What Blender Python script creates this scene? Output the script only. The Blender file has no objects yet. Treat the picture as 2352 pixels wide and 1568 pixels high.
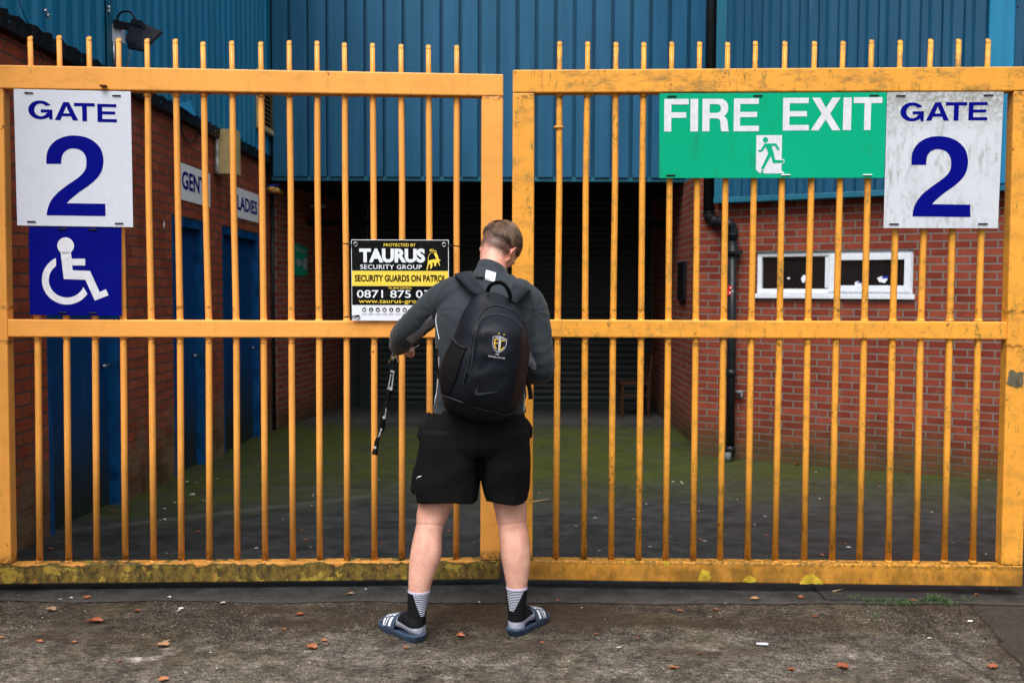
import bpy, bmesh, math, random
from mathutils import Vector, Matrix, Euler, noise
random.seed(7)
R = math.radians
C = bpy.context.scene.collection
scene = bpy.context.scene

# ---------------------------------------------------------------- camera
F = 2286.7                       # focal length in units of a 2352 px wide frame (35 mm on 36 mm)
CAMZ = 1.47
PITCH = math.atan(119 / F)
ROLL = R(0.22)
cam = bpy.data.cameras.new('camera')
cam.lens = 35; cam.sensor_width = 36; cam.clip_end = 400; cam.clip_start = 0.05
cam.dof.use_dof = True; cam.dof.focus_distance = 4.5; cam.dof.aperture_fstop = 3.6
camo = bpy.data.objects.new('camera', cam); C.objects.link(camo)
CR = Matrix.Rotation(math.pi / 2 - PITCH, 3, 'X') @ Matrix.Rotation(ROLL, 3, 'Z')
CO = Vector((0, 0, CAMZ))
camo.location = CO; camo.rotation_euler = CR.to_euler()
scene.camera = camo

# ---------------------------------------------------------------- world and sun
SUN_EL, SUN_AZ = R(58), R(200)
w = bpy.data.worlds.new("World"); scene.world = w; w.use_nodes = True
wn = w.node_tree; wn.nodes.clear()
sky = wn.nodes.new('ShaderNodeTexSky'); sky.sky_type = 'NISHITA'; sky.sun_disc = False
sky.sun_elevation = SUN_EL; sky.sun_rotation = SUN_AZ
sky.air_density = 1.0; sky.dust_density = 4.0; sky.ozone_density = 1.0
hs = wn.nodes.new('ShaderNodeHueSaturation'); hs.inputs['Saturation'].default_value = 0.30
bg = wn.nodes.new('ShaderNodeBackground'); bg.inputs[1].default_value = 0.12
wo = wn.nodes.new('ShaderNodeOutputWorld')
wn.links.new(sky.outputs[0], hs.inputs['Color'])
# cloud cover: brightest overhead, about a third of that at the horizon
tc = wn.nodes.new('ShaderNodeTexCoord'); sp_ = wn.nodes.new('ShaderNodeSeparateXYZ'); mr_ = wn.nodes.new('ShaderNodeMapRange')
wn.links.new(tc.outputs['Generated'], sp_.inputs[0]); wn.links.new(sp_.outputs[2], mr_.inputs[0])
mr_.inputs[1].default_value = 0; mr_.inputs[2].default_value = .9; mr_.inputs[3].default_value = .32; mr_.inputs[4].default_value = 1.5
mx_ = wn.nodes.new('ShaderNodeVectorMath'); mx_.operation = 'SCALE'
wn.links.new(hs.outputs[0], mx_.inputs[0]); wn.links.new(mr_.outputs[0], mx_.inputs['Scale']); wn.links.new(mx_.outputs[0], bg.inputs[0]); wn.links.new(bg.outputs[0], wo.inputs[0])
sl = bpy.data.lights.new('sun', 'SUN'); sl.energy = 0.9; sl.angle = R(35); sl.color = (1, .97, .93)
so = bpy.data.objects.new('sun', sl); C.objects.link(so)
_d = Vector((math.sin(SUN_AZ) * math.cos(SUN_EL), math.cos(SUN_AZ) * math.cos(SUN_EL), math.sin(SUN_EL)))
so.rotation_euler = _d.to_track_quat('Z', 'Y').to_euler()
scene.view_settings.view_transform = 'Standard'; scene.view_settings.look = 'None'
scene.view_settings.gamma = 1; scene.view_settings.exposure = 0.85
scene.render.engine = 'CYCLES'

# ---------------------------------------------------------------- measuring helpers
def ray(px, py):
    return CR @ Vector(((px - 1176) / F, (784 - py) / F, -1))
def P(px, py, Y):                         # the point at distance Y in front of the camera position
    d = ray(px, py); return CO + d * (Y / d.y)
def PX(px, py, X):
    d = ray(px, py); return CO + d * (X / d.x)
def proj(v):
    q = CR.transposed() @ (v - CO)
    return (1176 + F * q.x / -q.z, 784 - F * q.y / -q.z)
def gz(Y):
    return 0.0 if Y < 4.9 else (-.03 * (Y - 4.9) if Y < 10.5 else -.168)
def G(px, py):                            # the point on the ground
    d = ray(px, py); t = -CAMZ / d.z
    for _ in range(30):
        t = (gz((CO + d * t).y) - CAMZ) / d.z
    return CO + d * t
def plane_hit(px, py, o, n):
    d = ray(px, py); return CO + d * ((o - CO).dot(n) / d.dot(n))

# ---------------------------------------------------------------- objects
def tag(o, label=None, cat=None, group=None, kind=None):
    if label: o['label'] = label
    if cat: o['category'] = cat
    if group: o['group'] = group
    if kind: o['kind'] = kind
    return o
def empty(name, loc=(0, 0, 0), rz=0):
    o = bpy.data.objects.new(name, None); C.objects.link(o); o.location = loc; o.rotation_euler = (0, 0, rz)
    o.empty_display_size = .1
    return o
def link(name, me, mats, parent=None, smooth=False):
    if not isinstance(mats, (list, tuple)): mats = [mats]
    me.name = name
    for m in mats: me.materials.append(m)
    if smooth:
        for p in me.polygons: p.use_smooth = True
    o = bpy.data.objects.new(name, me); C.objects.link(o)
    if parent is not None:
        o.parent = parent
        bpy.context.view_layer.update()
        o.matrix_parent_inverse = parent.matrix_world.inverted()
    return o
def obj(name, bm, mats, parent=None, smooth=False, recalc=True):
    me = bpy.data.meshes.new(name)
    if recalc: bmesh.ops.recalc_face_normals(bm, faces=bm.faces)
    bm.to_mesh(me); bm.free()
    return link(name, me, mats, parent, smooth)
def BM(): return bmesh.new()
def box(bm, x0, x1, y0, y1, z0, z1, mi=0, M=None):
    vs = [bm.verts.new(Vector(c) if M is None else M @ Vector(c)) for c in
          [(x0,y0,z0),(x1,y0,z0),(x1,y1,z0),(x0,y1,z0),(x0,y0,z1),(x1,y0,z1),(x1,y1,z1),(x0,y1,z1)]]
    fs = []
    for q in [(0,1,2,3),(4,5,6,7),(0,1,5,4),(1,2,6,5),(2,3,7,6),(3,0,4,7)]:
        f = bm.faces.new([vs[i] for i in q]); f.material_index = mi; fs.append(f)
    return vs
def hexa(bm, a, b, mi=0):
    """solid between quad a (4 pts) and quad b (4 pts)"""
    va = [bm.verts.new(p) for p in a]; vb = [bm.verts.new(p) for p in b]
    bm.faces.new(va).material_index = mi; bm.faces.new(vb[::-1]).material_index = mi
    n = len(a)
    for i in range(n):
        bm.faces.new([va[i], va[(i+1) % n], vb[(i+1) % n], vb[i]]).material_index = mi
def bevel(bm, r, seg=2):
    bmesh.ops.recalc_face_normals(bm, faces=bm.faces)
    bmesh.ops.bevel(bm, geom=[e for e in bm.edges if len(e.link_faces) == 2 and e.calc_face_angle(0) > .6], offset=r, segments=seg, affect='EDGES', profile=.5)
def loft(bm, rings, cap=True, mi=0, closed=True):
    vr = [[bm.verts.new(p) for p in r] for r in rings]
    n = len(rings[0])
    for a, b in zip(vr, vr[1:]):
        for i in range(n if closed else n - 1):
            f = bm.faces.new([a[i], a[(i+1) % n], b[(i+1) % n], b[i]]); f.material_index = mi; f.smooth = True
    if cap:
        bm.faces.new(vr[0][::-1]).material_index = mi; bm.faces.new(vr[-1]).material_index = mi
def frames(pts):
    out = []; up = None
    for i, p in enumerate(pts):
        t = (pts[min(i+1, len(pts)-1)] - pts[max(i-1, 0)]).normalized()
        if up is None:
            up = Vector((0, 0, 1)) if abs(t.z) < .9 else Vector((1, 0, 0))
        n1 = (up - t * up.dot(t)).normalized(); n2 = t.cross(n1); up = n1
        out.append((t, n1, n2))
    return out
def tube(bm, pts, rad, n=12, mi=0, round_ends=False, flat=1.0):
    pts = [Vector(p) for p in pts]
    if not isinstance(rad, (list, tuple)): rad = [rad] * len(pts)
    fr = frames(pts); rings = []
    def rg(c, r, f):
        return [c + (f[1] * math.cos(2*math.pi*i/n) * flat + f[2] * math.sin(2*math.pi*i/n)) * r for i in range(n)]
    if round_ends:
        for k in (75, 50, 25):
            rings.append(rg(pts[0] - fr[0][0] * rad[0] * math.sin(R(k)), rad[0] * math.cos(R(k)), fr[0]))
    for p, r, f in zip(pts, rad, fr): rings.append(rg(p, r, f))
    if round_ends:
        for k in (25, 50, 75):
            rings.append(rg(pts[-1] + fr[-1][0] * rad[-1] * math.sin(R(k)), rad[-1] * math.cos(R(k)), fr[-1]))
    loft(bm, rings, mi=mi)
def ball(bm, c, r, M=None, u=20, v=14):
    rx, ry, rz = (r if isinstance(r, (tuple, list)) else (r, r, r))
    mm = Matrix.Translation(Vector(c)) @ Matrix.Diagonal((rx, ry, rz, 1))
    if M is not None: mm = M @ mm
    bmesh.ops.create_uvsphere(bm, u_segments=u, v_segments=v, radius=1, matrix=mm)
def lerp(a, b, t): return a + (b - a) * t
def cat_rom(pts, k=6, closed=False):
    pts = [Vector(p) for p in pts]; n = len(pts); out = []
    for i in range(n if closed else n - 1):
        if closed: p0, p1, p2, p3 = pts[(i-1) % n], pts[i], pts[(i+1) % n], pts[(i+2) % n]
        else: p0, p1, p2, p3 = pts[max(i-1, 0)], pts[i], pts[i+1], pts[min(i+2, n-1)]
        for j in range(k):
            t = j / k
            out.append(.5 * ((2*p1) + (p2-p0)*t + (2*p0-5*p1+4*p2-p3)*t*t + (3*p1-p0-3*p2+p3)*t**3))
    if not closed: out.append(pts[-1])
    return out
def remesh(bm, voxel, smooth=3):
    bmesh.ops.recalc_face_normals(bm, faces=bm.faces)
    me = bpy.data.meshes.new('tmp'); bm.to_mesh(me); bm.free()
    o = bpy.data.objects.new('tmp', me); C.objects.link(o)
    m = o.modifiers.new('r', 'REMESH'); m.mode = 'VOXEL'; m.voxel_size = voxel
    if smooth:
        s = o.modifiers.new('s', 'SMOOTH'); s.factor = .5; s.iterations = smooth
    dg = bpy.context.evaluated_depsgraph_get(); dg.update()
    out = bpy.data.meshes.new_from_object(o.evaluated_get(dg))
    bpy.data.objects.remove(o); bpy.data.meshes.remove(me)
    for p in out.polygons: p.use_smooth = True
    return out
def curve_mesh(cu):
    o = bpy.data.objects.new('tmpc', cu); C.objects.link(o)
    dg = bpy.context.evaluated_depsgraph_get(); dg.update()
    me = bpy.data.meshes.new_from_object(o.evaluated_get(dg))
    bpy.data.objects.remove(o)
    return [(v.co.x, v.co.y) for v in me.vertices], [list(p.vertices) for p in me.polygons]
def shape2d(polys):
    """filled 2D outline(s); later ones inside earlier ones are holes"""
    cu = bpy.data.curves.new('s', 'CURVE'); cu.dimensions = '2D'; cu.fill_mode = 'BOTH'
    for pl in polys:
        sp = cu.splines.new('POLY'); sp.points.add(len(pl) - 1)
        for q, p in zip(sp.points, pl): q.co = (p[0], p[1], 0, 1)
        sp.use_cyclic_u = True
    return curve_mesh(cu)
def text2d(s, x0, y0, x1, y1, bold=0.0, space=1.0):
    """text fitted to the box x0..x1 (left to right), y0 bottom .. y1 top of capitals"""
    cu = bpy.data.curves.new('t', 'FONT'); cu.body = s; cu.offset = bold; cu.size = 1; cu.space_character = space
    cu.dimensions = '2D'; cu.fill_mode = 'BOTH'; cu.resolution_u = 4
    vs, fs = curve_mesh(cu)
    if not vs: return vs, fs
    ax, bx = min(v[0] for v in vs), max(v[0] for v in vs)
    desc = any(c in s for c in 'gpqy')
    cap = .69
    ay = -bold; by = cap + bold
    if s.isupper() or s.isdigit(): ay, by = min(v[1] for v in vs), max(v[1] for v in vs)
    return [(x0 + (v[0]-ax)/(bx-ax)*(x1-x0), y0 + (v[1]-ay)/(by-ay)*(y1-y0)) for v in vs], fs
def add2d(bm, sh, fn, mi=0):
    vs, fs = sh; V = [bm.verts.new(fn(*v)) for v in vs]
    for f in fs:
        try: bm.faces.new([V[i] for i in f]).material_index = mi
        except ValueError: pass

# ---------------------------------------------------------------- materials
class NT:
    def __init__(s, name):
        s.m = bpy.data.materials.new(name); s.m.use_nodes = True; s.t = s.m.node_tree
        s.b = s.t.nodes['Principled BSDF']; s._g = None; s._o = None
    def L(s, a, b): s.t.links.new(a, b)
    def put(s, sock, v):
        if isinstance(v, bpy.types.NodeSocket): s.L(v, sock)
        elif v is not None:
            if hasattr(sock.default_value, '__len__') and not hasattr(v, '__len__'): v = (v, v, v, 1)[:len(sock.default_value)]
            if hasattr(sock.default_value, '__len__') and len(v) == 3 and len(sock.default_value) == 4: v = (*v, 1)
            sock.default_value = v
    def n(s, ty, **kw):
        nd = s.t.nodes.new(ty)
        for k, v in kw.items(): setattr(nd, k, v)
        return nd
    def pos(s):
        if s._g is None: s._g = s.n('ShaderNodeNewGeometry')
        return s._g.outputs['Position']
    def normal(s): s.pos(); return s._g.outputs['Normal']
    def objc(s):
        if s._o is None: s._o = s.n('ShaderNodeTexCoord')
        return s._o.outputs['Object']
    def sep(s, v): nd = s.n('ShaderNodeSeparateXYZ'); s.put(nd.inputs[0], v); return nd.outputs
    def comb(s, x, y, z):
        nd = s.n('ShaderNodeCombineXYZ'); s.put(nd.inputs[0], x); s.put(nd.inputs[1], y); s.put(nd.inputs[2], z); return nd.outputs[0]
    def mp(s, v, sc=(1,1,1), loc=(0,0,0), rot=(0,0,0)):
        nd = s.n('ShaderNodeMapping'); s.put(nd.inputs[0], v)
        nd.inputs['Scale'].default_value = sc; nd.inputs['Location'].default_value = loc; nd.inputs['Rotation'].default_value = rot
        return nd.outputs[0]
    def noise(s, v, sc, det=4, rough=.55, dist=0):
        nd = s.n('ShaderNodeTexNoise'); s.put(nd.inputs['Vector'], v)
        nd.inputs['Scale'].default_value = sc; nd.inputs['Detail'].default_value = det
        nd.inputs['Roughness'].default_value = rough; nd.inputs['Distortion'].default_value = dist
        return nd.outputs[0]
    def vor(s, v, sc, feat='F1', rnd=1):
        nd = s.n('ShaderNodeTexVoronoi', feature=feat); s.put(nd.inputs['Vector'], v); nd.inputs['Scale'].default_value = sc
        nd.inputs['Randomness'].default_value = rnd
        return nd.outputs['Distance']
    def ma(s, op, a, b=None, c=None, clamp=False):
        nd = s.n('ShaderNodeMath', operation=op, use_clamp=clamp)
        s.put(nd.inputs[0], a)
        if b is not None: s.put(nd.inputs[1], b)
        if c is not None: s.put(nd.inputs[2], c)
        return nd.outputs[0]
    def mr(s, v, a, b, c=0, d=1, smooth=False):
        nd = s.n('ShaderNodeMapRange'); nd.clamp = True
        if smooth: nd.interpolation_type = 'SMOOTHSTEP'
        s.put(nd.inputs[0], v)
        for i, q in enumerate((a, b, c, d)): s.put(nd.inputs[i+1], q)
        return nd.outputs[0]
    def mix(s, f, a, b, mode='MIX'):
        nd = s.n('ShaderNodeMix', data_type='RGBA', blend_type=mode)
        s.put(nd.inputs[0], f); s.put(nd.inputs[6], a); s.put(nd.inputs[7], b); return nd.outputs[2]
    def bump(s, h, st=.5, d=.01, nrm=None):
        nd = s.n('ShaderNodeBump'); nd.inputs['Strength'].default_value = st; nd.inputs['Distance'].default_value = d
        s.put(nd.inputs['Height'], h)
        if nrm is not None: s.L(nrm, nd.inputs['Normal'])
        return nd.outputs[0]
    def out(s, col=None, rough=None, nrm=None, metal=None, spec=None, sheen=None):
        for k, v in (('Base Color', col), ('Roughness', rough), ('Normal', nrm), ('Metallic', metal), ('Specular IOR Level', spec), ('Sheen Weight', sheen)):
            if v is not None: s.put(s.b.inputs[k], v)
        return s.m
def simple(name, col, rough=.5, metal=0, var=.12, sc=30, bmp=0.0, spec=None):
    t = NT(name); nz = t.noise(t.pos(), sc, 3)
    f = t.mr(nz, .3, .7, 1 - var, 1 + var)
    c = t.mix(1.0, col, t.comb(f, f, f), 'MULTIPLY')
    nr = t.bump(t.noise(t.pos(), sc * 8, 3), bmp, .002) if bmp else None
    return t.out(c, t.mr(nz, .3, .7, max(rough - .08, 0), min(rough + .08, 1)), nr, metal, .2 if spec is None else spec)

def gate_paint(name, base, dirt, peel):
    t = NT(name); p = t.pos(); z = t.sep(p)[2]; x = t.sep(p)[0]
    c = t.mix(t.mr(t.noise(p, 2.3, 3), .3, .7), [b * .90 for b in base], [b * 1.06 for b in base])
    # grime speckles that follow the vertical run of the rain
    st = t.noise(t.mp(p, (22, 22, 7)), 1, 6, .65)
    sp = t.noise(p, 90, 4, .7)
    big = t.noise(p, 3.1, 3)
    d = t.ma('MULTIPLY', t.mr(st, .52, .66), t.mr(sp, .45, .6))
    d = t.ma('MULTIPLY', d, t.mr(big, .35, .62, .25, 1))
    d = t.ma('MULTIPLY', d, dirt, clamp=True)
    c = t.mix(d, c, (.17, .12, .03))
    # green algae
    g = t.ma('MULTIPLY', t.mr(t.noise(t.mp(p, (30, 30, 9), (4, 1, 7)), 1, 5, .7), .60, .68), dirt * .6, clamp=True)
    c = t.mix(g, c, (.16, .17, .035))
    # cloudy stain on the rails
    cl = t.ma('MULTIPLY', t.mr(t.noise(t.mp(p, (7, 7, 16)), 1, 6, .7), .50, .68), t.ma('MULTIPLY', t.mr(z, 2.30, 2.40, .5, 1.1), dirt * .8), clamp=True)
    c = t.mix(cl, c, (.36, .20, .045))
    # rust chips
    ru = t.mr(t.noise(t.mp(p, (1, 1, .6), (3, 9, 2)), 38, 3, .6), .735, .76)
    c = t.mix(ru, c, (.10, .03, .015))
    rst = t.ma('MULTIPLY', t.mr(t.noise(t.mp(p, (48, 20, .9), (6, 2, 1)), 1, 2, .5), .73, .80), t.mr(z, 1.9, 2.3, 0, .5))
    c = t.mix(rst, c, (.33, .10, .03))
    # peeled and moss-stained skirt at the bottom
    edge = t.ma('ADD', .130, t.ma('MULTIPLY', t.ma('SUBTRACT', t.noise(t.mp(p, (1, 1, .3)), 9, 5, .6), .5), .11))
    pk = t.ma('MULTIPLY', t.mr(t.ma('SUBTRACT', edge, z), -.003, .003), peel)
    moss = t.mix(t.mr(t.noise(t.mp(p, (1, 1, .6)), 30, 6, .8), .40, .60), (.038, .028, .009), (.20, .130, .022))
    moss = t.mix(t.mr(t.noise(t.mp(p, (1, 1, 1), (7, 3, 1)), 13, 5, .7), .56, .60), moss, (.34, .24, .035))
    moss = t.mix(t.mr(t.noise(t.mp(p, (1, 1, .4), (1, 8, 5)), 30, 4, .7), .60, .68), moss, (.40, .14, .03))
    rim = t.mr(t.ma('ABSOLUTE', t.ma('SUBTRACT', t.ma('SUBTRACT', edge, z), .004)), .002, .006, 1, 0)
    c = t.mix(pk, c, t.mix(t.ma('MULTIPLY', rim, .75), moss, (.04, .045, .015)))
    lowd = t.ma('MULTIPLY', t.mr(t.ma('ADD', z, t.ma('MULTIPLY', t.noise(p, 14, 5, .7), .10)), .25, .15), t.ma('SUBTRACT', 1, pk))
    c = t.mix(t.ma('MULTIPLY', lowd, t.mr(t.noise(t.mp(p, (10, 10, 5)), 1, 5, .7), .35, .6, .35, .9)), c, t.mix(t.noise(p, 30, 4), (.10, .055, .014), (.30, .15, .022)))
    ft = t.ma('MULTIPLY', t.mr(t.ma('ADD', z, t.ma('MULTIPLY', t.noise(p, 40, 4, .7), .05)), .215, .165), t.mr(z, .125, .145))
    c = t.mix(t.ma('MULTIPLY', t.ma('MULTIPLY', ft, t.mr(t.noise(p, 55, 3, .6), .42, .55)), .85), c, (.075, .055, .012))
    for zj in (2.395, 1.375, 1.210):
        jn = t.mr(t.ma('ABSOLUTE', t.ma('SUBTRACT', z, zj)), .016, .004)
        c = t.mix(t.ma('MULTIPLY', t.ma('MULTIPLY', jn, t.mr(t.noise(p, 45, 3, .6), .48, .60)), .7), c, (.10, .045, .012))
    h = t.ma('ADD', t.ma('MULTIPLY', t.noise(p, 60, 4, .6), .5), t.ma('MULTIPLY', pk, -1.2))
    h = t.ma('ADD', h, t.ma('MULTIPLY', t.noise(p, 12, 3), 1.0))
    rg = t.mix(pk, t.mr(t.noise(p, 14, 3), .3, .7, .34, .50), .75)
    return t.out(c, rg, t.bump(h, .35, .004), None, .3)
M_GL = gate_paint('orange_gate_paint', (.92, .40, .080), .34, 1.0)
M_GR = gate_paint('weathered_gate_paint', (.87, .375, .048), 1.35, 0.0)

def brick_mat(name, axis, bw, bh, mortar, c1, c2, mc, rockface=.0, grime=(0, .6), zoff=0, bright=1, smear=0):
    t = NT(name); o = t.objc(); s = t.sep(o)
    u = s[1] if axis == 'y' else s[0]
    wob = t.ma('MULTIPLY', t.ma('SUBTRACT', t.noise(o, 9, 2), .5), .006)
    v = t.comb(t.ma('ADD', u, wob), t.ma('ADD', t.ma('ADD', s[2], wob), 10 + zoff), 0)
    br = t.n('ShaderNodeTexBrick'); t.put(br.inputs['Vector'], v)
    br.inputs['Scale'].default_value = 1; br.inputs['Mortar Size'].default_value = mortar
    br.inputs['Mortar Smooth'].default_value = .25; br.inputs['Bias'].default_value = 0
    br.inputs['Brick Width'].default_value = bw; br.inputs['Row Height'].default_value = bh
    br.inputs['Color1'].default_value = (0, 0, 0, 1); br.inputs['Color2'].default_value = (1, 1, 1, 1); br.inputs['Mortar'].default_value = (.5, .5, .5, 1)
    rnd = br.outputs['Color']; fac = br.outputs['Fac']
    c = t.mix(rnd, c1, c2)
    c = t.mix(t.mr(t.noise(o, 60, 5, .7), .35, .65, 0, .45), c, [q * .62 for q in c1])
    c = t.mix(t.mr(t.noise(o, 5, 3), .45, .75, 0, .6), c, [q * .45 for q in c1])
    c = t.mix(fac, c, t.mix(t.noise(o, 40, 3), [q * .7 for q in mc], [q * 1.2 for q in mc]))
    # lime bloom
    bl = t.ma('MULTIPLY', t.mr(t.noise(t.mp(o, (3, 3, 1.2), (5, 5, 5)), 1.2, 5, .7), .60, .72), t.mr(t.noise(o, 30, 4, .7), .4, .65))
    c = t.mix(t.ma('MULTIPLY', bl, .38), c, (.40, .37, .34))
    # damp green and brown foot of the wall
    gz_ = t.ma('ADD', s[2], t.ma('MULTIPLY', t.noise(o, 3.5, 4), .5))
    foot = t.mr(gz_, grime[1] + .25, grime[1] - .15, 0, .8)
    gcol = t.mix(t.noise(o, 6, 4), (.045, .038, .026), (.055, .066, .018))
    c = t.mix(foot, c, gcol)
    if smear:
        c = t.mix(t.ma('MULTIPLY', t.mr(gz_, .95, .55), t.mr(t.noise(o, 4, 3), .4, .6)), c, (.20, .13, .075))
    h = t.ma('ADD', t.ma('MULTIPLY', fac, -1.0), t.ma('MULTIPLY', t.noise(o, 22 if rockface else 80, 5, .7), rockface if rockface else .25))
    return t.out(c, .85, t.bump(h, .8, .012 if rockface else .006), None, .12)
M_BL = brick_mat('rough_red_brick', 'y', .225, .075, .006, (.33, .072, .036), (.47, .118, .056), (.10, .085, .075), 1.3, (0, .42), smear=1)
M_BR = brick_mat('smooth_red_brick', 'x', .207, .0650, .0075, (.20, .036, .021), (.34, .078, .042), (.195, .170, .150), 0, (0, .34))
M_BS = brick_mat('passage_brick', 'x', .215, .072, .008, (.24, .050, .030), (.35, .085, .050), (.21, .18, .16), 0, (0, .25))

def clad_mat(name, col, light, axis):
    t = NT(name); p = t.pos(); s = t.sep(p)
    streak = t.noise(t.mp(p, (9, 9, .35)), 1, 5, .65)
    c = t.mix(t.mr(streak, .35, .65), [q * .84 for q in col], [q * 1.12 for q in col])
    c = t.mix(t.mr(t.noise(p, 1.1, 3), .4, .7, 0, .4), c, light)
    sp = t.mr(t.noise(p, 45, 2, .5), .76, .79)
    c = t.mix(t.ma('MULTIPLY', sp, .5), c, (.35, .40, .42))
    wh = t.ma('MULTIPLY', t.mr(t.noise(t.mp(p, (26, 26, 1.1), (2, 5, 3)), 1, 3), .68, .78), .25)
    c = t.mix(wh, c, (.30, .40, .45))
    return t.out(c, t.mr(streak, .3, .7, .34, .5), t.bump(t.noise(p, 3, 2), .15, .01), None, .3)
M_CL = clad_mat('teal_blue_cladding', (.009, .185, .350), (.02, .24, .43), 'y')
M_CC = clad_mat('mid_blue_cladding', (.012, .100, .200), (.02, .135, .255), 'x')
M_CRT = clad_mat('deep_blue_cladding', (.007, .066, .135), (.012, .10, .19), 'x')
M_TRIM = clad_mat('blue_metal_trim', (.012, .12, .19), (.02, .15, .23), 'x')

def door_mat():
    t = NT('scuffed_blue_door_paint'); p = t.pos(); z = t.sep(p)[2]
    c = t.mix(t.noise(p, 2.5, 4), (.0025, .045, .150), (.004, .065, .21))
    c = t.mix(t.mr(t.noise(t.mp(p, (18, 18, 3)), 1, 5, .7), .60, .70, 0, .6), c, (.12, .12, .11))
    c = t.mix(t.mr(t.ma('ADD', z, t.ma('MULTIPLY', t.noise(p, 5, 4), .4)), .95, .25, 0, .9), c, (.024, .028, .014))
    return t.out(c, .45, t.bump(t.noise(p, 30, 3), .1, .003), None, .2)
M_DOOR = door_mat()
M_FRAME = simple('bright_blue_frame_paint', (.004, .070, .215), .45, 0, .4, 8)
def asphalt_mat():
    t = NT('yard_asphalt'); p = t.pos(); s = t.sep(p)
    fine = t.noise(p, 130, 5, .8); mid = t.noise(p, 40, 4)
    c = t.mix(t.mr(fine, .35, .65), (.009, .010, .0098), (.066, .069, .066))
    c = t.mix(t.mr(mid, .4, .7, 0, .35), c, (.014, .0145, .016))
    c = t.mix(t.mr(t.noise(p, 150, 3, .7), .64, .68, 0, .8), c, (.24, .24, .24))
    mot = t.mr(t.noise(p, 7, 4, .6), .34, .66, .6, 1.3)
    c = t.mix(1.0, c, t.comb(mot, mot, mot), 'MULTIPLY')
    # moss band across the yard
    yy = t.ma('ADD', s[1], t.ma('MULTIPLY', t.ma('SUBTRACT', t.noise(p, 1.1, 4), .5), 2.2))
    band = t.ma('MULTIPLY', t.mr(yy, 6.7, 8.5), t.mr(yy, 12.2, 11.3))
    left = t.ma('MULTIPLY', t.mr(s[0], -.9, -2.2), t.mr(yy, 6.2, 7.0)); left = t.ma('MULTIPLY', left, t.mr(yy, 12.2, 11.0))
    ms = t.ma('MAXIMUM', band, left)
    ms = t.ma('MULTIPLY', ms, t.mr(t.noise(p, 2.4, 6, .65), .34, .58, .35, 1))
    ms = t.ma('MULTIPLY', ms, t.mr(t.noise(p, 28, 5, .7), .32, .52))
    c = t.mix(ms, c, t.mix(t.noise(p, 20, 4), (.030, .042, .005), (.075, .090, .012)))
    dry = t.mr(t.ma('ADD', s[1], t.ma('MULTIPLY', t.noise(p, 3, 3), .3)), 12.2, 12.4)
    c = t.mix(dry, c, t.mix(fine, (.035, .035, .035), (.085, .082, .08)))
    # pale tyre smear
    sm = t.ma('ABSOLUTE', t.ma('SUBTRACT', s[1], t.ma('MULTIPLY_ADD', s[0], .75, 8.15)))
    c = t.mix(t.ma('MULTIPLY', t.mr(sm, .12, .02), t.ma('MULTIPLY', t.mr(s[0], -.8, -1.2), .28)), c, (.16, .15, .14))
    nearbr = t.mr(t.ma('ADD', s[1], t.ma('MULTIPLY', t.noise(p, 8, 5, .7), .16)), 4.80, 4.66)
    c = t.mix(t.ma('MULTIPLY', nearbr, t.mr(t.noise(p, 60, 4, .7), .4, .6, .1, .6)), c, (.10, .092, .085))
    h = t.ma('ADD', fine, t.ma('MULTIPLY', mid, 1))
    return t.out(c, t.mr(t.noise(p, 3, 4), .35, .65, .42, .62), t.bump(h, .6, .004), None, .16)
M_ASPH = asphalt_mat()
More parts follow.
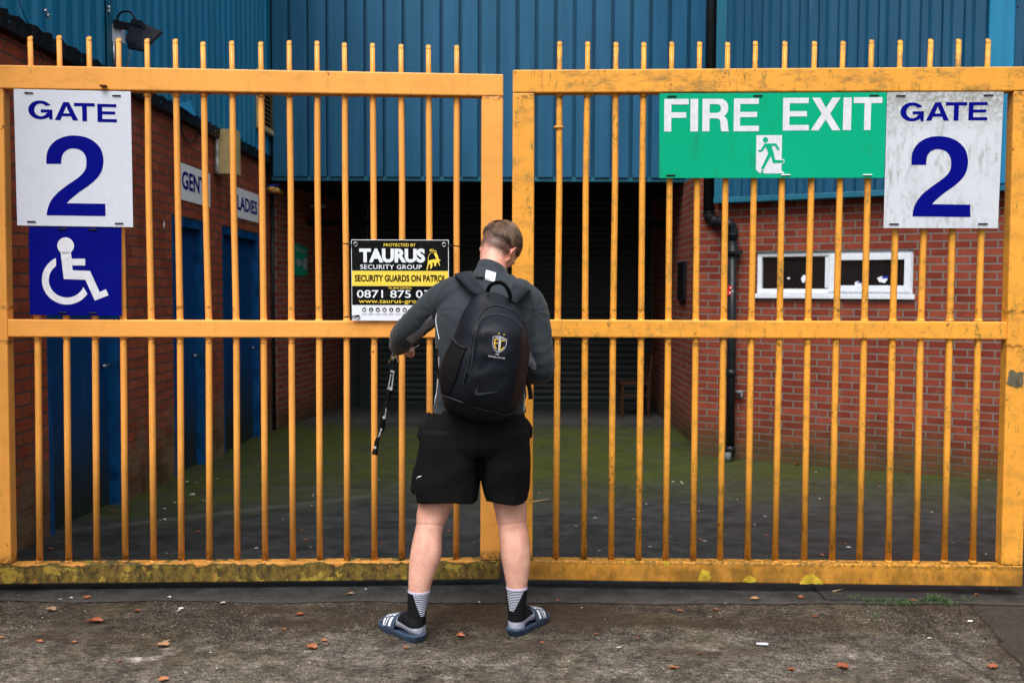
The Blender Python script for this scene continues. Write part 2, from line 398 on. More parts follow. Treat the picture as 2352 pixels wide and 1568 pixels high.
def concrete_mat():
    t = NT('wet_worn_concrete'); p = t.pos(); s = t.sep(p)
    fine = t.noise(p, 85, 5, .8); mid = t.noise(t.mp(p, (30, 42, 30)), 1, 5, .75); big = t.noise(p, 1.6, 5, .6)
    c = t.mix(t.mr(fine, .36, .64), (.045, .037, .029), (.30, .262, .215))
    c = t.mix(t.mr(mid, .45, .62, 0, .8), c, (.042, .034, .026))
    c = t.mix(t.mr(t.noise(p, 6, 4), .42, .62, 0, .6), c, (.085, .070, .054))
    # wet brown patches
    bp = t.ma('ADD', s[1], t.ma('MULTIPLY', t.ma('SUBTRACT', big, .5), 1.5))
    wet = t.mr(bp, 3.95, 4.28)
    wet = t.ma('MAXIMUM', wet, t.mr(t.noise(t.mp(p, (1, .6, 1), (2.2, 4, 0)), 1.5, 4), .54, .66, 0, .75))
    c = t.mix(t.ma('MULTIPLY', wet, .93), c, t.mix(t.mr(fine, .35, .65), (.014, .011, .008), (.080, .062, .045)))
    ol = t.mr(t.noise(t.mp(p, (1, 1, 1), (9, 9, 0)), 2.2, 4), .5, .65, 0, .45)
    c = t.mix(ol, c, (.105, .088, .045))
    # exposed white aggregate specks
    ag = t.mr(t.noise(t.mp(p, (95, 230, 95)), 1, 3, .7), .60, .65)
    agm = t.mr(t.noise(p, 2.4, 4), .38, .60, .3, 1)
    c = t.mix(t.ma('MULTIPLY', ag, agm), c, (.80, .77, .72))
    wp = t.ma('MULTIPLY', t.mr(t.noise(t.mp(p, (1, 1, 1), (3.3, 1.4, 0)), 2.0, 6, .7), .58, .66), t.mr(mid, .40, .52))
    wp = t.ma('MULTIPLY', wp, t.mr(s[1], 4.1, 3.9))
    c = t.mix(t.ma('MULTIPLY', wp, .8), c, (.66, .60, .52))
    pit = t.mr(t.noise(t.mp(p, (40, 75, 40)), 1, 3, .6), .40, .34)
    c = t.mix(t.ma('MULTIPLY', pit, .8), c, (.025, .020, .016))
    mot = t.mr(t.noise(p, 11, 4, .6), .34, .66, .50, 1.30)
    mot = t.ma('MULTIPLY', mot, t.mr(t.noise(t.mp(p, (1, 1.8, 1), (5, 8, 2)), 28, 3, .6), .32, .68, .55, 1.35))
    c = t.mix(1.0, c, t.comb(mot, mot, mot), 'MULTIPLY')
    stn = t.ma('MULTIPLY', t.mr(t.noise(t.mp(p, (.9, 2.0, 1), (1.7, 6.1, 0)), 1.3, 5, .6), .50, .60), t.mr(s[1], 3.9, 4.1, .45, 1))
    c = t.mix(t.ma('MULTIPLY', stn, .75), c, t.mix(fine, (.018, .012, .008), (.070, .048, .032)))
    # slab joints on the right and the darker slab beyond them
    wob = t.ma('MULTIPLY', t.ma('SUBTRACT', t.noise(p, 5, 4), .5), .10)
    def side(x0, y0, x1, y1):
        dx, dy = x1 - x0, y1 - y0; L = math.hypot(dx, dy)
        a = t.ma('MULTIPLY', t.ma('SUBTRACT', s[0], x0), dy / L); b = t.ma('MULTIPLY', t.ma('SUBTRACT', s[1], y0), dx / L)
        return t.ma('ADD', t.ma('SUBTRACT', a, b), wob)
    a0, a1 = G(2060, 1400), G(2290, 1568); d1 = side(a0.x, a0.y, a1.x, a1.y)
    b0, b1 = G(2235, 1395), G(2370, 1568); d2 = side(b0.x, b0.y, b1.x, b1.y)
    c = t.mix(t.ma('MULTIPLY', t.mr(d2, 0, -.02), .8), c, t.mix(fine, (.018, .016, .015), (.075, .065, .058)))
    j1 = t.mr(t.ma('ABSOLUTE', d1), .012, .003); j2 = t.mr(t.ma('ABSOLUTE', d2), .012, .003)
    c = t.mix(t.ma('MULTIPLY', j1, .42), c, (.015, .012, .009)); c = t.mix(t.ma('MULTIPLY', j2, .75), c, (.015, .012, .009))
    h = t.ma('ADD', t.ma('MULTIPLY', fine, .6), t.ma('ADD', mid, t.ma('MULTIPLY', pit, -.8)))
    h = t.ma('SUBTRACT', h, j1)
    return t.out(c, t.mix(wet, .8, .6), t.bump(h, .9, .008), None, .14)
M_CONC = concrete_mat()

M_WHITE = simple('white_sign_face', (.62, .66, .74), .35, 0, .03)
def dirty_white():
    t = NT('mildewed_white_sign_face'); p = t.pos(); s = t.sep(p)
    c = t.mix(t.noise(p, 3, 3), (.56, .60, .66), (.66, .69, .75))
    m = t.ma('MULTIPLY', t.mr(t.noise(t.mp(p, (30, 30, 10)), 1, 7, .75), .48, .66), t.mr(t.noise(p, 5, 4), .40, .60))
    c = t.mix(t.ma('MULTIPLY', m, .75), c, (.22, .22, .17))
    top = t.ma('MULTIPLY', t.mr(t.ma('ADD', s[2], t.ma('MULTIPLY', t.noise(p, 12, 5, .7), .28)), 2.35, 2.50), t.mr(t.noise(p, 60, 5, .7), .36, .56))
    c = t.mix(t.ma('MULTIPLY', top, .65), c, (.15, .15, .09))
    sc = t.mr(t.noise(t.mp(p, (90, 90, 60), (1, 1, 1)), 1, 4, .8), .62, .66, 0, .5)
    c = t.mix(sc, c, (.36, .34, .29))
    return t.out(c, .45, t.bump(m, .1, .001))
M_DWHITE = dirty_white()
M_NAVY = simple('royal_blue_lettering', (.001, .003, .20), .6, 0, .05, spec=.05)
M_SIGNBLUE = simple('navy_sign_face', (.001, .003, .18), .5, 0, .08, 8, spec=.06)
def green_sign():
    t = NT('green_sign_face'); p = t.pos()
    c = t.mix(t.noise(p, 2, 3), (.0005, .34, .17), (.001, .42, .23))
    c = t.mix(t.ma('MULTIPLY', t.mr(t.noise(t.mp(p, (16, 16, 4)), 1, 6, .7), .56, .70), .35), c, (.02, .16, .08))
    return t.out(c, .5, None, None, .08)
M_GREEN = green_sign()
M_SLET = simple('off_white_lettering', (.68, .70, .76), .45, 0, .08, 40)
M_SBLACK = simple('gloss_black_print', (.006, .006, .007), .22, 0, .1)
M_SYEL = simple('yellow_print', (.92, .68, .08), .35, 0, .03)
M_SWHITE = simple('white_print', (.78, .82, .88), .3, 0, .02)
M_BOARD = simple('bright_white_board', (.93, .94, .92), .4, 0, .04)
M_GREYP = simple('grey_print', (.42, .45, .56), .4)
M_METAL = simple('galvanised_metal', (.55, .55, .56), .3, .9, .2)
M_BLACKP = simple('black_plastic', (.010, .010, .011), .4, 0, .2)
M_PIPE = simple('grey_black_pipe_plastic', (.014, .016, .019), .33, 0, .25, 12)
M_LAMP = simple('dark_lamp_enamel', (.022, .022, .030), .45, 0, .2)
M_FLASH = simple('torn_black_flashing', (.012, .012, .013), .5, 0, .6, 20, .5)
M_UPVC = simple('white_window_plastic', (.72, .76, .82), .3, 0, .05)
def glass_mat():
    t = NT('dark_window_glass'); return t.out(t.mix(t.noise(t.pos(), 2, 2), (.006, .006, .008), (.018, .014, .013)), .06)
M_GLASS = glass_mat()
M_CREAM = simple('cream_plastic', (.55, .43, .20), .5, 0, .25, 9)
M_SILVER = simple('crumpled_foil', (.55, .57, .58), .35, .6, .3, 20, .8)
M_DARKIN = simple('near_black_lining', (.012, .010, .009), .9, 0, .3, 3)  # plain near-black colour for the recess ceiling, return wall and beam
def shutter_mat():
    t = NT('dark_green_shutter'); p = t.pos()
    return t.out(t.mix(t.noise(p, 3, 4), (.014, .021, .021), (.028, .038, .038)), .5, None, None, .3)
M_SHUT = shutter_mat()
M_GREYD = simple('dull_grey_metal', (.16, .17, .17), .6)
M_BARE0 = simple('weathered_clay', (.11, .13, .13), .7)
M_RED = simple('red_sticker', (.6, .02, .02), .5)
M_WOOD = simple('varnished_wood', (.055, .022, .010), .5, 0, .3)
M_YPIPE = simple('stained_yellow_pipe', (.55, .30, .08), .6, 0, .6, 14)
M_BCABLE = simple('blue_cable', (.01, .03, .32), .5)
M_DARKPRINT = simple('dark_gap', (.01, .01, .01), .8)

def smoothmask(): pass
# ================================================================ GROUND
def sheet(name, xs, ys, dz, m, edge=None):
    bm = BM(); rows = []
    for j, y in enumerate(ys):
        rows.append([bm.verts.new((x, y + (edge(x) if (edge and j == 0) else 0), gz(y) + dz)) for x in xs])
    for a, b in zip(rows, rows[1:]):
        for i in range(len(xs) - 1): bm.faces.new([a[i], a[i+1], b[i+1], b[i]])
    return obj(name, bm, m, recalc=False)
tag(sheet('ground', [-120, 120], [-120, 4.9, 10.5, 11, 120], 0, M_CONC), kind='structure',)
xs = [-3.6 + .04 * i for i in range(280)]
def yedge(x): return .035 * noise.noise(Vector((x * 2.2, 3, 0))) + .012 * noise.noise(Vector((x * 14, 1, 0)))
tag(sheet('asphalt', xs, [4.60, 4.9, 10.5, 15.5], .004, M_ASPH, yedge), kind='structure')

# ================================================================ LEFT BLOCK (toilets)
WX = -2.78; WT = 2.95; DT = 2.07
lb = empty('toilet_block', (WX, 8, gz(8)))
tag(lb, 'rough red brick toilet block with three blue doors and teal cladding above its roof edge', 'building')
doors = [(5.94, 7.06), (8.16, 9.02), (9.57, 10.98)]
bm = BM(); prev = 3.9; END = 11.48
for y0, y1 in doors + [(END, END)]:
    box(bm, WX - .25, WX, prev, y0, -.45, WT)
    if y1 > y0: box(bm, WX - .25, WX, y0, y1, DT, WT)
    prev = y1
bmesh.ops.remove_doubles(bm, verts=bm.verts, dist=1e-4)
bmesh.ops.delete(bm, geom=[f for f in bm.faces if abs(f.normal.y) > .9 and any(abs(f.calc_center_median().y - y) < 1e-3 for d in doors for y in d) and f.calc_center_median().z > DT], context='FACES_ONLY')
obj('wall', bm, M_BL, lb)
for di, (y0, y1) in enumerate(doors):
    zb = gz(y1) - .02
    fx = WX - .07
    bm = BM(); box(bm, fx - .05, fx, y0 + .07, y1 - .07, zb + .02, DT - .08)
    if di == 2:
        box(bm, fx, fx + .006, (y0+y1)/2 - .20, (y0+y1)/2 - .185, zb + .03, DT - .09)
    bevel(bm, .003)
    d = obj('door', bm, M_DOOR, lb)
    bm = BM()
    box(bm, fx - .06, WX - .004, y0 + .002, y0 + .07, zb, DT - .001)
    box(bm, fx - .06, WX - .004, y1 - .07, y1 - .002, zb, DT - .001)
    box(bm, fx - .06, WX - .006, y0 + .07, y1 - .07, DT - .08, DT - .003)
    bevel(bm, .004)
    obj('door_frame', bm, M_FRAME if di == 0 else M_FRAME, d)
    bm = BM(); yy = y1 - .16
    tube(bm, [(fx, yy, zb + 1.02), (fx + .05, yy, zb + 1.02), (fx + .05, yy - .1, zb + 1.02)], .009, 8)
    obj('handle', bm, M_METAL, d, True)
# corrugated cladding above
def cladding(bm, O, U, W, u0, u1, z0, z1, pitch, ribw, depth, slope, raised=True):
    """O origin, U run direction, W outward direction"""
    prof = []; u = u0
    while u < u1:
        a = [(0, 0), (pitch - ribw - 2*slope, 0), (pitch - ribw - slope, 1), (pitch - slope, 1), (pitch, 0)]
        for du, h in a[:-1]: prof.append((u + du, h * depth))
        u += pitch
    prof.append((u, 0)); prof = [q for q in prof if q[0] <= u1]
    if not raised: prof = [(a, depth - b) for a, b in prof]
    lo = [bm.verts.new(O + U * a + W * b + Vector((0, 0, z0))) for a, b in prof]
    hi = [bm.verts.new(O + U * a + W * b + Vector((0, 0, z1))) for a, b in prof]
    for i in range(len(prof) - 1): bm.faces.new([lo[i], lo[i+1], hi[i+1], hi[i]])
CX = -2.745
bm = BM(); cladding(bm, Vector((CX, 0, 0)), Vector((0, 1, 0)), Vector((1, 0, 0)), 3.9, 11.30, 2.90, 7.5, .178, .055, .026, .022)
box(bm, CX - .3, CX - .012, 3.9, 11.29, 2.96, 7.5)
obj('upper_cladding', bm, M_CL, lb, recalc=False)
# a corner fold where two cladding runs lap, and a white drip
bm = BM(); yv = PX(243, 100, CX).y
box(bm, CX + .027, CX + .035, yv - .05, yv + .05, 2.93, 7.5); obj('lap_strip', bm, M_TRIM, lb)
# jagged flashing along the roof edge
bm = BM(); y = 3.9; k = 0
up = []; lo = []
while y < 11.45:
    j = .5 + .5 * noise.noise(Vector((k * 1.7, 2, 5)))
    ph = (k % 4) / 4
    h = .006 + .026 * ph + .014 * j
    up.append((y, 2.925 + h)); lo.append((y, 2.865 - .012 * j)); y += .043; k += 1
a = [bm.verts.new((WX + .065 + .006 * (i % 3), q[0], q[1])) for i, q in enumerate(up)]
b = [bm.verts.new((WX + .055, q[0], q[1])) for q in lo]
c = [bm.verts.new((WX + .001, q[0], q[1] - .01)) for q in lo]
for i in range(len(a) - 1):
    bm.faces.new([a[i], a[i+1], b[i+1], b[i]]); bm.faces.new([b[i], b[i+1], c[i+1], c[i]])
obj('flashing', bm, M_FLASH, lb)
# bent sheet corner that sticks out of the cladding
bm = BM(); p0 = PX(440, 256, CX + .05)
hexa(bm, [PX(408, 240, CX+.03), PX(438, 230, CX+.03), PX(450, 268, CX+.13)], [PX(408, 240, CX+.027), PX(438, 230, CX+.027), PX(450, 268, CX+.126)])
obj('bent_sheet', bm, M_CL, lb)
# louvre vent
v0, v1 = PX(583, 291, CX).y, PX(617, 291, CX).y; vz0 = PX(583, 291, CX).z - .01; vz1 = vz0 + .62
ve = empty('louvre_vent', (CX + .03, (v0+v1)/2, vz0)); tag(ve, 'cream louvred vent with dark slots high on the teal cladding', 'vent')
bm = BM()
for q in ((v0, v0+.05, vz0, vz1), (v1-.05, v1, vz0, vz1)): box(bm, CX + .028, CX + .075, *q)
box(bm, CX + .028, CX + .075, v0+.05, v1-.05, vz0, vz0+.05); box(bm, CX + .028, CX + .075, v0+.05, v1-.05, vz1-.05, vz1)
obj('vent_frame', bm, M_CREAM, ve)
bm = BM(); n = 11
for i in range(n):
    z = vz0 + .06 + (vz1 - vz0 - .13) * i / (n - 1)
    hexa(bm, [(CX+.03, v0+.05, z+.02), (CX+.03, v1-.05, z+.02), (CX+.068, v1-.05, z-.008), (CX+.068, v0+.05, z-.008)],
             [(CX+.03, v0+.05, z+.024), (CX+.03, v1-.05, z+.024), (CX+.068, v1-.05, z-.003), (CX+.068, v0+.05, z-.003)])
obj('slat', bm, M_CREAM, ve)
bm = BM(); box(bm, CX + .027, CX + .030, v0+.05, v1-.05, vz0+.05, vz1-.05); obj('backing', bm, M_DARKPRINT, ve)

def wall_sign(name, label, word, px0, px1, pyt, pyb, board, txt):
    """board on the left wall: left px, right px, top and bottom at the left"""
    A = PX(px0, pyt, WX); B = PX(px1, pyt, WX); zb = PX(px0, pyb, WX).z
    t = empty(name, (WX, A.y, zb)); tag(t, label, 'sign')
    bm = BM(); box(bm, WX + .001, WX + .012, A.y, B.y, zb, A.z); obj('board', bm, M_BOARD, t)
    bm = BM(); w = B.y - A.y; h = A.z - zb
    add2d(bm, text2d(word, txt[0], txt[2], txt[1], txt[3], .026), lambda u, v: Vector((WX + .0145, A.y + w*u, zb + h*v)))
    obj('lettering', bm, M_NAVY, t)
wall_sign('gents_sign', 'white board reading GENTS above the second blue door', 'GENTS', 409, 479, 372, 457, 0, (.06, .94, .30, .80))
wall_sign('ladies_sign', 'white board reading LADIES above the far blue door', 'LADIES', 534, 591, 427, 497, 0, (.12, .93, .26, .74))
# cream box light on the wall
p = P(487, 400, 9.35); q = P(517, 297, 9.35)
t = empty('bulkhead_light', (WX, 9.45, p.z)); tag(t, 'tall cream box light with torn foil back between the GENTS and LADIES signs', 'light fitting')
bm = BM(); box(bm, WX + .045, WX + .20, 9.33, 9.52, p.z, q.z); bevel(bm, .006); obj('casing', bm, M_CREAM, t)
bm = BM()
r1 = [Vector((WX + .001, 9.33, p.z)), Vector((WX + .045, 9.325, p.z - .005)), Vector((WX+.045, 9.5, p.z)), Vector((WX + .001, 9.5, p.z))]
rings = []
for i in range(14):
    f = i / 13; z = p.z + (q.z - p.z) * f
    rings.append([Vector((WX + .001, 9.33, z)), Vector((WX + .0445, 9.31 + .03 * noise.noise(Vector((f * 9, 0, 0))), z)), Vector((WX + .0445, 9.5, z)), Vector((WX + .001, 9.5, z))])
loft(bm, rings); obj('foil_back', bm, M_SILVER, t)
# floodlight
fy = PX(250, 90, CX).y; fz = PX(250, 75, CX).z
fl = empty('floodlight', (CX, fy, fz)); tag(fl, 'black floodlight on a bracket with a white junction box, on the teal cladding', 'floodlight')
bm = BM(); box(bm, CX + .03, CX + .10, fy - .03, fy + .03, fz - .075, fz + .05); bevel(bm, .006); obj('junction_box', bm, M_WHITE, fl)
bm = BM(); A = Vector((CX + .05, fy - .05, fz + .075)); B = Vector((CX + .235, fy - .05, fz + .035))
hexa(bm, [A, B, B - Vector((0, 0, .055)), A - Vector((0, 0, .055))], [A + Vector((0, .01, 0)), B + Vector((0, .01, 0)), B + Vector((0, .01, -.055)), A + Vector((0, .01, -.055))])
obj('bracket', bm, M_BLACKP, fl)
rear = [P(*q) for q in [(299,49,6.80),(329,51,6.68),(307,98,6.60),(286,92,6.70)]]
rimq = [P(*q) for q in [(334,63,6.80),(371,70,6.62),(326,114,6.50),(290,107,6.66)]]
rn_ = (rimq[1] - rimq[0]).cross(rimq[3] - rimq[0]).normalized()
if rn_.z > 0: rn_ = -rn_
bm = BM(); hexa(bm, rear, [p.lerp(sum(rimq, Vector()) / 4, .06) for p in rimq]); bevel(bm, .010); obj('lamp_housing', bm, M_LAMP, fl)
bm = BM(); hexa(bm, rimq, [p + rn_ * .022 for p in rimq]); bevel(bm, .004); obj('lamp_rim', bm, M_LAMP, fl)
cq = sum(rimq, Vector()) / 4
bm = BM(); hexa(bm, [cq + (p - cq) * .80 + rn_ * .0225 for p in rimq], [cq + (p - cq) * .80 + rn_ * .024 for p in rimq]); obj('lamp_glass', bm, M_GLASS, fl)
tq = [P(*q) for q in [(301,43,6.76),(326,46,6.64),(336,60,6.62),(312,58,6.74)]]
bm = BM(); hexa(bm, tq, [p + Vector((-.01, .0, -.035)) for p in tq]); bevel(bm, .005); obj('terminal_box', bm, M_LAMP, fl)
bm = BM(); tube(bm, cat_rom([(CX+.05, fy, fz+.05), (CX+.09, fy-.03, fz+.12), (CX+.17, fy-.05, fz+.12), (CX+.22, fy-.06, fz+.04)], 6), .007, 8); obj('cable', bm, M_BLACKP, fl, True)
bm = BM(); tube(bm, [(CX+.045, fy-.03, fz-.07), (CX+.045, fy-.03, 2.95)], .008, 8)
tube(bm, [(CX+.07, fy, fz-.07), (CX+.065, fy, 2.95)], .008, 8); tube(bm, [(CX+.215, fy-.07, fz+.05), (CX+.10, fy-.06, fz-.42)], .004, 6); obj('conduit', bm, M_METAL, fl, True)
# loose wire from the top
bm = BM(); tube(bm, cat_rom([PX(30, -30, CX+.05), PX(44, 4, CX+.05), PX(60, 45, CX+.05), PX(74, 72, CX+.05), PX(78, 95, CX+.07), PX(95, 130, CX+.06), PX(112, 152, CX+.04)], 5), .0022, 6)
tag(obj('loose_wire', bm, M_BLACKP, None, True), 'thin loose black wire hanging down the teal cladding at the left edge', 'wire')
bm = BM(); tube(bm, cat_rom([PX(417, 268, WX+.02), PX(416, 290, WX+.02), PX(424, 318, WX+.02), PX(440, 326, WX+.02), PX(452, 318, WX+.02), PX(457, 300, WX+.02)], 5), .006, 8)
tag(obj('cable_loop', bm, M_PIPE, None, True), 'drooping loop of grey cable on the brick above the GENTS sign', 'cable')
bm = BM(); tube(bm, cat_rom([PX(374, 505, WX+.02), PX(377, 512, WX+.05), PX(376, 527, WX+.05), PX(380, 535, WX+.03)], 4), .006, 8)
tag(obj('wall_hook', bm, M_METAL, None, True), 'small white metal hook on the brick left of the GENTS door', 'hook')
for i, (a, b) in enumerate([(100, 26), (106, 37)]): pass
bm = BM()
for (a, b) in [(100, 26), (106, 37), (247, 18), (247, 27)]:
    bm = BM(); c = PX(a, b, CX + .03); tube(bm, [c, c + Vector((.02, 0, 0))], .013, 8); obj('bolt_head', bm, M_METAL, lb)

# ================================================================ MIDDLE STAND
CY = 11.30
mb = empty('stand_building', (0, CY + 1.2, -.17)); tag(mb, 'dark recess under the mid blue clad stand, with a roller shutter at its back', 'building')
zb = P(1000, 417, CY).z
bm = BM(); cladding(bm, Vector((-2.74, CY, 0)), Vector((1, 0, 0)), Vector((0, -1, 0)), 0.06, 5.05, zb + .045, 7.5, .2115, .032, .070, .005, raised=False)
obj('cladding', bm, M_CC, mb, recalc=False)
bm = BM(); box(bm, -2.70, 2.34, CY - .05, CY + .0, zb - .002, zb + .043); bevel(bm, .004); obj('bottom_trim', bm, M_TRIM, mb)
bm = BM(); box(bm, -2.69, -2.55, CY - .040, CY - .030, zb + .05, 7.5); obj('corner_trim', bm, M_TRIM, mb)
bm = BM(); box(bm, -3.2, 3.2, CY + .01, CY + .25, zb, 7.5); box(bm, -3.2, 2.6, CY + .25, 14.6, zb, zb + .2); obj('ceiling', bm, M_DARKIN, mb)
# splayed left side wall of the recess
a = G(638, 988); e = Vector((-2.33, 14.0, 0)); ang = math.atan2(e.y - a.y, e.x - a.x); Ln = math.hypot(e.x - a.x, e.y - a.y)
bm = BM(); box(bm, 0, Ln + .6, 0, .2, -.4, zb - .003)
sw = obj('side_wall', bm, M_BS, None); sw.location = (a.x, a.y, 0); sw.rotation_euler = (0, 0, ang)
sw.parent = mb; bpy.context.view_layer.update(); sw.matrix_parent_inverse = mb.matrix_world.inverted()
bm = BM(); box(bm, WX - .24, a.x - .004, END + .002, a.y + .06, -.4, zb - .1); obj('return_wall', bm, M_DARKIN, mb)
bm = BM(); tube(bm, [(WX + .035, END - .03, -.15), (WX + .035, END - .03, 2.6)], .022, 10)
tag(obj('waste_pipe', bm, M_PIPE, None, True), 'thin dark pipe up the far corner of the toilet block', 'pipe')
# right side wall of the recess
cr = G(1621, 1042)
bm = BM(); box(bm, 0, 4.4, -.2, 0, -.4, zb - .003)
sw = obj('side_wall', bm, M_BS, None); sw.location = (cr.x + .003, cr.y + .1, 0); sw.rotation_euler = (0, 0, math.pi / 2)
sw.parent = mb; bpy.context.view_layer.update(); sw.matrix_parent_inverse = mb.matrix_world.inverted()
# shutter
SY = 13.75; bm = BM(); z = -.165; x0 = P(846, 900, SY).x; x1 = cr.x
sl_h = .085; rings = []
prof = []
while z < zb:
    for k in range(6):
        f = k / 6; prof.append((z + sl_h * f, -.020 * math.sin(math.pi * f) ** .7 if 0 < f < 1 else 0))
    z += sl_h
lo = [bm.verts.new((x0, SY + d, zz)) for zz, d in prof]; hi = [bm.verts.new((x1, SY + d, zz)) for zz, d in prof]
for i in range(len(prof) - 1): bm.faces.new([lo[i], hi[i], hi[i+1], lo[i+1]])
obj('roller_shutter', bm, M_SHUT, mb, True)
bm = BM(); box(bm, x0 - .12, x0 - .002, SY - .07, SY + .02, -.168, zb); box(bm, x0 - .6, x0 - .12, SY, SY + .1, -.168, zb); box(bm, x0, x1, SY - .05, SY - .022, -.166, -.09); bevel(bm, .005); obj('shutter_guide', bm, M_SHUT, mb)
bm = BM(); box(bm, -2.6, 2.4, SY - 1.3, SY - 1.15, zb - .42, zb - .34); tag(obj('beam', bm, M_DARKIN, None), 'faint brown beam across the dark recess under the stand', 'beam')
# green exit sign on splayed wall
def on_line(px, A, B):  # world XY where the image column crosses the vertical plane A-B
    n = Vector((-(B.y - A.y), B.x - A.x, 0)).normalized(); return n
nrm = Vector((math.sin(ang), -math.cos(ang), 0))
def SW(px, py, off=0.0): return plane_hit(px, py, a + nrm * off, nrm)
ex = empty('exit_sign', SW(690, 630)); tag(ex, 'small green exit sign with a white arrow on the brick inside the recess', 'sign')
bm = BM(); q4 = [(675, 557), (706, 570), (706, 634), (676, 632)]
hexa(bm, [SW(*q, .004) for q in q4], [SW(*q, .014) for q in q4]); obj('board', bm, M_GREEN, ex)
def SWq(u, v): return SW(lerp(675.5, 706, u), lerp(lerp(632, 634, u), lerp(557, 570, u), v), .017)
bm = BM(); add2d(bm, shape2d([[(.10, .42), (.38, .60), (.38, .50), (.62, .50), (.62, .34), (.38, .34), (.38, .24)]]), SWq)
add2d(bm, shape2d([[(.70, .22), (.95, .22), (.95, .62), (.70, .62)]]), SWq)
add2d(bm, text2d('FIRE EXIT', .08, .76, .92, .90, .02), SWq); obj('lettering', bm, M_GREYP, ex)
# dim fitting in recess
f = empty('strip_light', P(717, 472, 12.6)); tag(f, 'dim grey strip light with a stub below it hanging in the dark recess', 'light fitting')
A, B = P(686, 472, 12.6), P(749, 474, 12.6); bm = BM(); tube(bm, [A, B], .022, 8); obj('tube_casing', bm, M_GREYP, f, True)
A, B = P(700, 478, 12.6), P(700, 499, 12.6); bm = BM(); tube(bm, [A, B], .028, 8); obj('lamp_stub', bm, M_GREYP, f, True)
bm = BM(); tube(bm, [P(701, 470, 12.6), P(701, 425, 12.6)], .008, 6); obj('stem', bm, M_PIPE, f, True)
# yellow pipe + blue cable at the corner
bm = BM(); tube(bm, cat_rom([P(618, 436, 11.2), P(634, 437, 11.2), P(648, 444, 11.8), P(690, 462, 13.4)], 5), [.035] * 16, 10)
tag(obj('yellow_pipe', bm, M_YPIPE, None, True), 'stained yellow pipe turning into the recess below the cladding corner', 'pipe')
bm = BM(); tube(bm, cat_rom([P(612, 430, 11.1), P(630, 426, 11.1), P(650, 434, 11.6), P(680, 452, 12.6)], 5), .010, 8)
tag(obj('blue_cable', bm, M_BCABLE, None, True), 'blue cable curving above the stained yellow pipe', 'cable')
# wooden chair in recess
def chair():
    ch = empty('wooden_chair', (0, 0, 0)); tag(ch, 'brown wooden chair standing alone in the dark recess', 'chair')
    bx = P(1455, 940, 12.9).x; by = 12.9; z0 = -.164
    def bb(name, *a):
        bm = BM(); box(bm, *a); bevel(bm, .004); obj(name, bm, M_WOOD, ch)
    bb('seat', bx - .2, bx + .2, by - .2, by + .2, z0 + .42, z0 + .455)
    for sx in (-.18, .155):
        bb('leg', bx + sx, bx + sx + .03, by - .19, by - .16, z0, z0 + .42)
    for sx in (-.18, .155):
        bb('leg', bx + sx, bx + sx + .03, by + .16, by + .19, z0, z0 + .42)
    bb('stretcher', bx - .15, bx + .155, by - .185, by - .165, z0 + .27, z0 + .30)
    bm = BM()
    for yy in (by - .19, by + .16): hexa(bm, [(bx+.155, yy, z0+.456), (bx+.185, yy, z0+.456), (bx+.225, yy, z0+.80), (bx+.198, yy, z0+.80)], [(bx+.155, yy+.028, z0+.456), (bx+.185, yy+.028, z0+.456), (bx+.225, yy+.028, z0+.80), (bx+.198, yy+.028, z0+.80)])
    hexa(bm, [(bx+.190, by-.16, z0+.68), (bx+.208, by-.16, z0+.68), (bx+.222, by-.16, z0+.79), (bx+.205, by-.16, z0+.79)], [(bx+.190, by+.16, z0+.68), (bx+.208, by+.16, z0+.68), (bx+.222, by+.16, z0+.79), (bx+.205, by+.16, z0+.79)])
    obj('backrest', bm, M_WOOD, ch)
    ch.rotation_euler = (0, 0, 0)
chair()

# ================================================================ RIGHT BUILDING
A = G(1733, 1060); B = G(2292, 1104); RD = Vector((B.x - A.x, B.y - A.y, 0)).normalized(); RN = Vector((RD.y, -RD.x, 0))
rang = math.atan2(RD.y, RD.x)
tcorner = ((cr.x - A.x) * RD.x + (cr.y - A.y) * RD.y)
RO = Vector((A.x, A.y, 0)) + RD * tcorner        # left corner of the wall
rb = empty('annex_building', (RO.x, RO.y, -.15), rang); tag(rb, 'right-hand red brick building with deep blue cladding and a long white window', 'building')
def RW(px, py, off=0.0):
    """point on right wall plane, as (u, z)"""
    h = plane_hit(px, py, RO + RN * off, RN); return (h - RO).dot(RD), h.z
def local(o):
    o.location = RO; o.rotation_euler = (0, 0, rang)
    bpy.context.view_layer.update()
def robj(name, bm, m, parent=None, smooth=False):
    par = parent if parent is not None else rb
    bmesh.ops.recalc_face_normals(bm, faces=bm.faces)
    me = bpy.data.meshes.new(name); bm.to_mesh(me); bm.free(); me.materials.append(m)
    if smooth:
        for p_ in me.polygons: p_.use_smooth = True
    o = bpy.data.objects.new(name, me); C.objects.link(o); local(o)
    o.parent = par; bpy.context.view_layer.update(); o.matrix_parent_inverse = par.matrix_world.inverted()
    return o
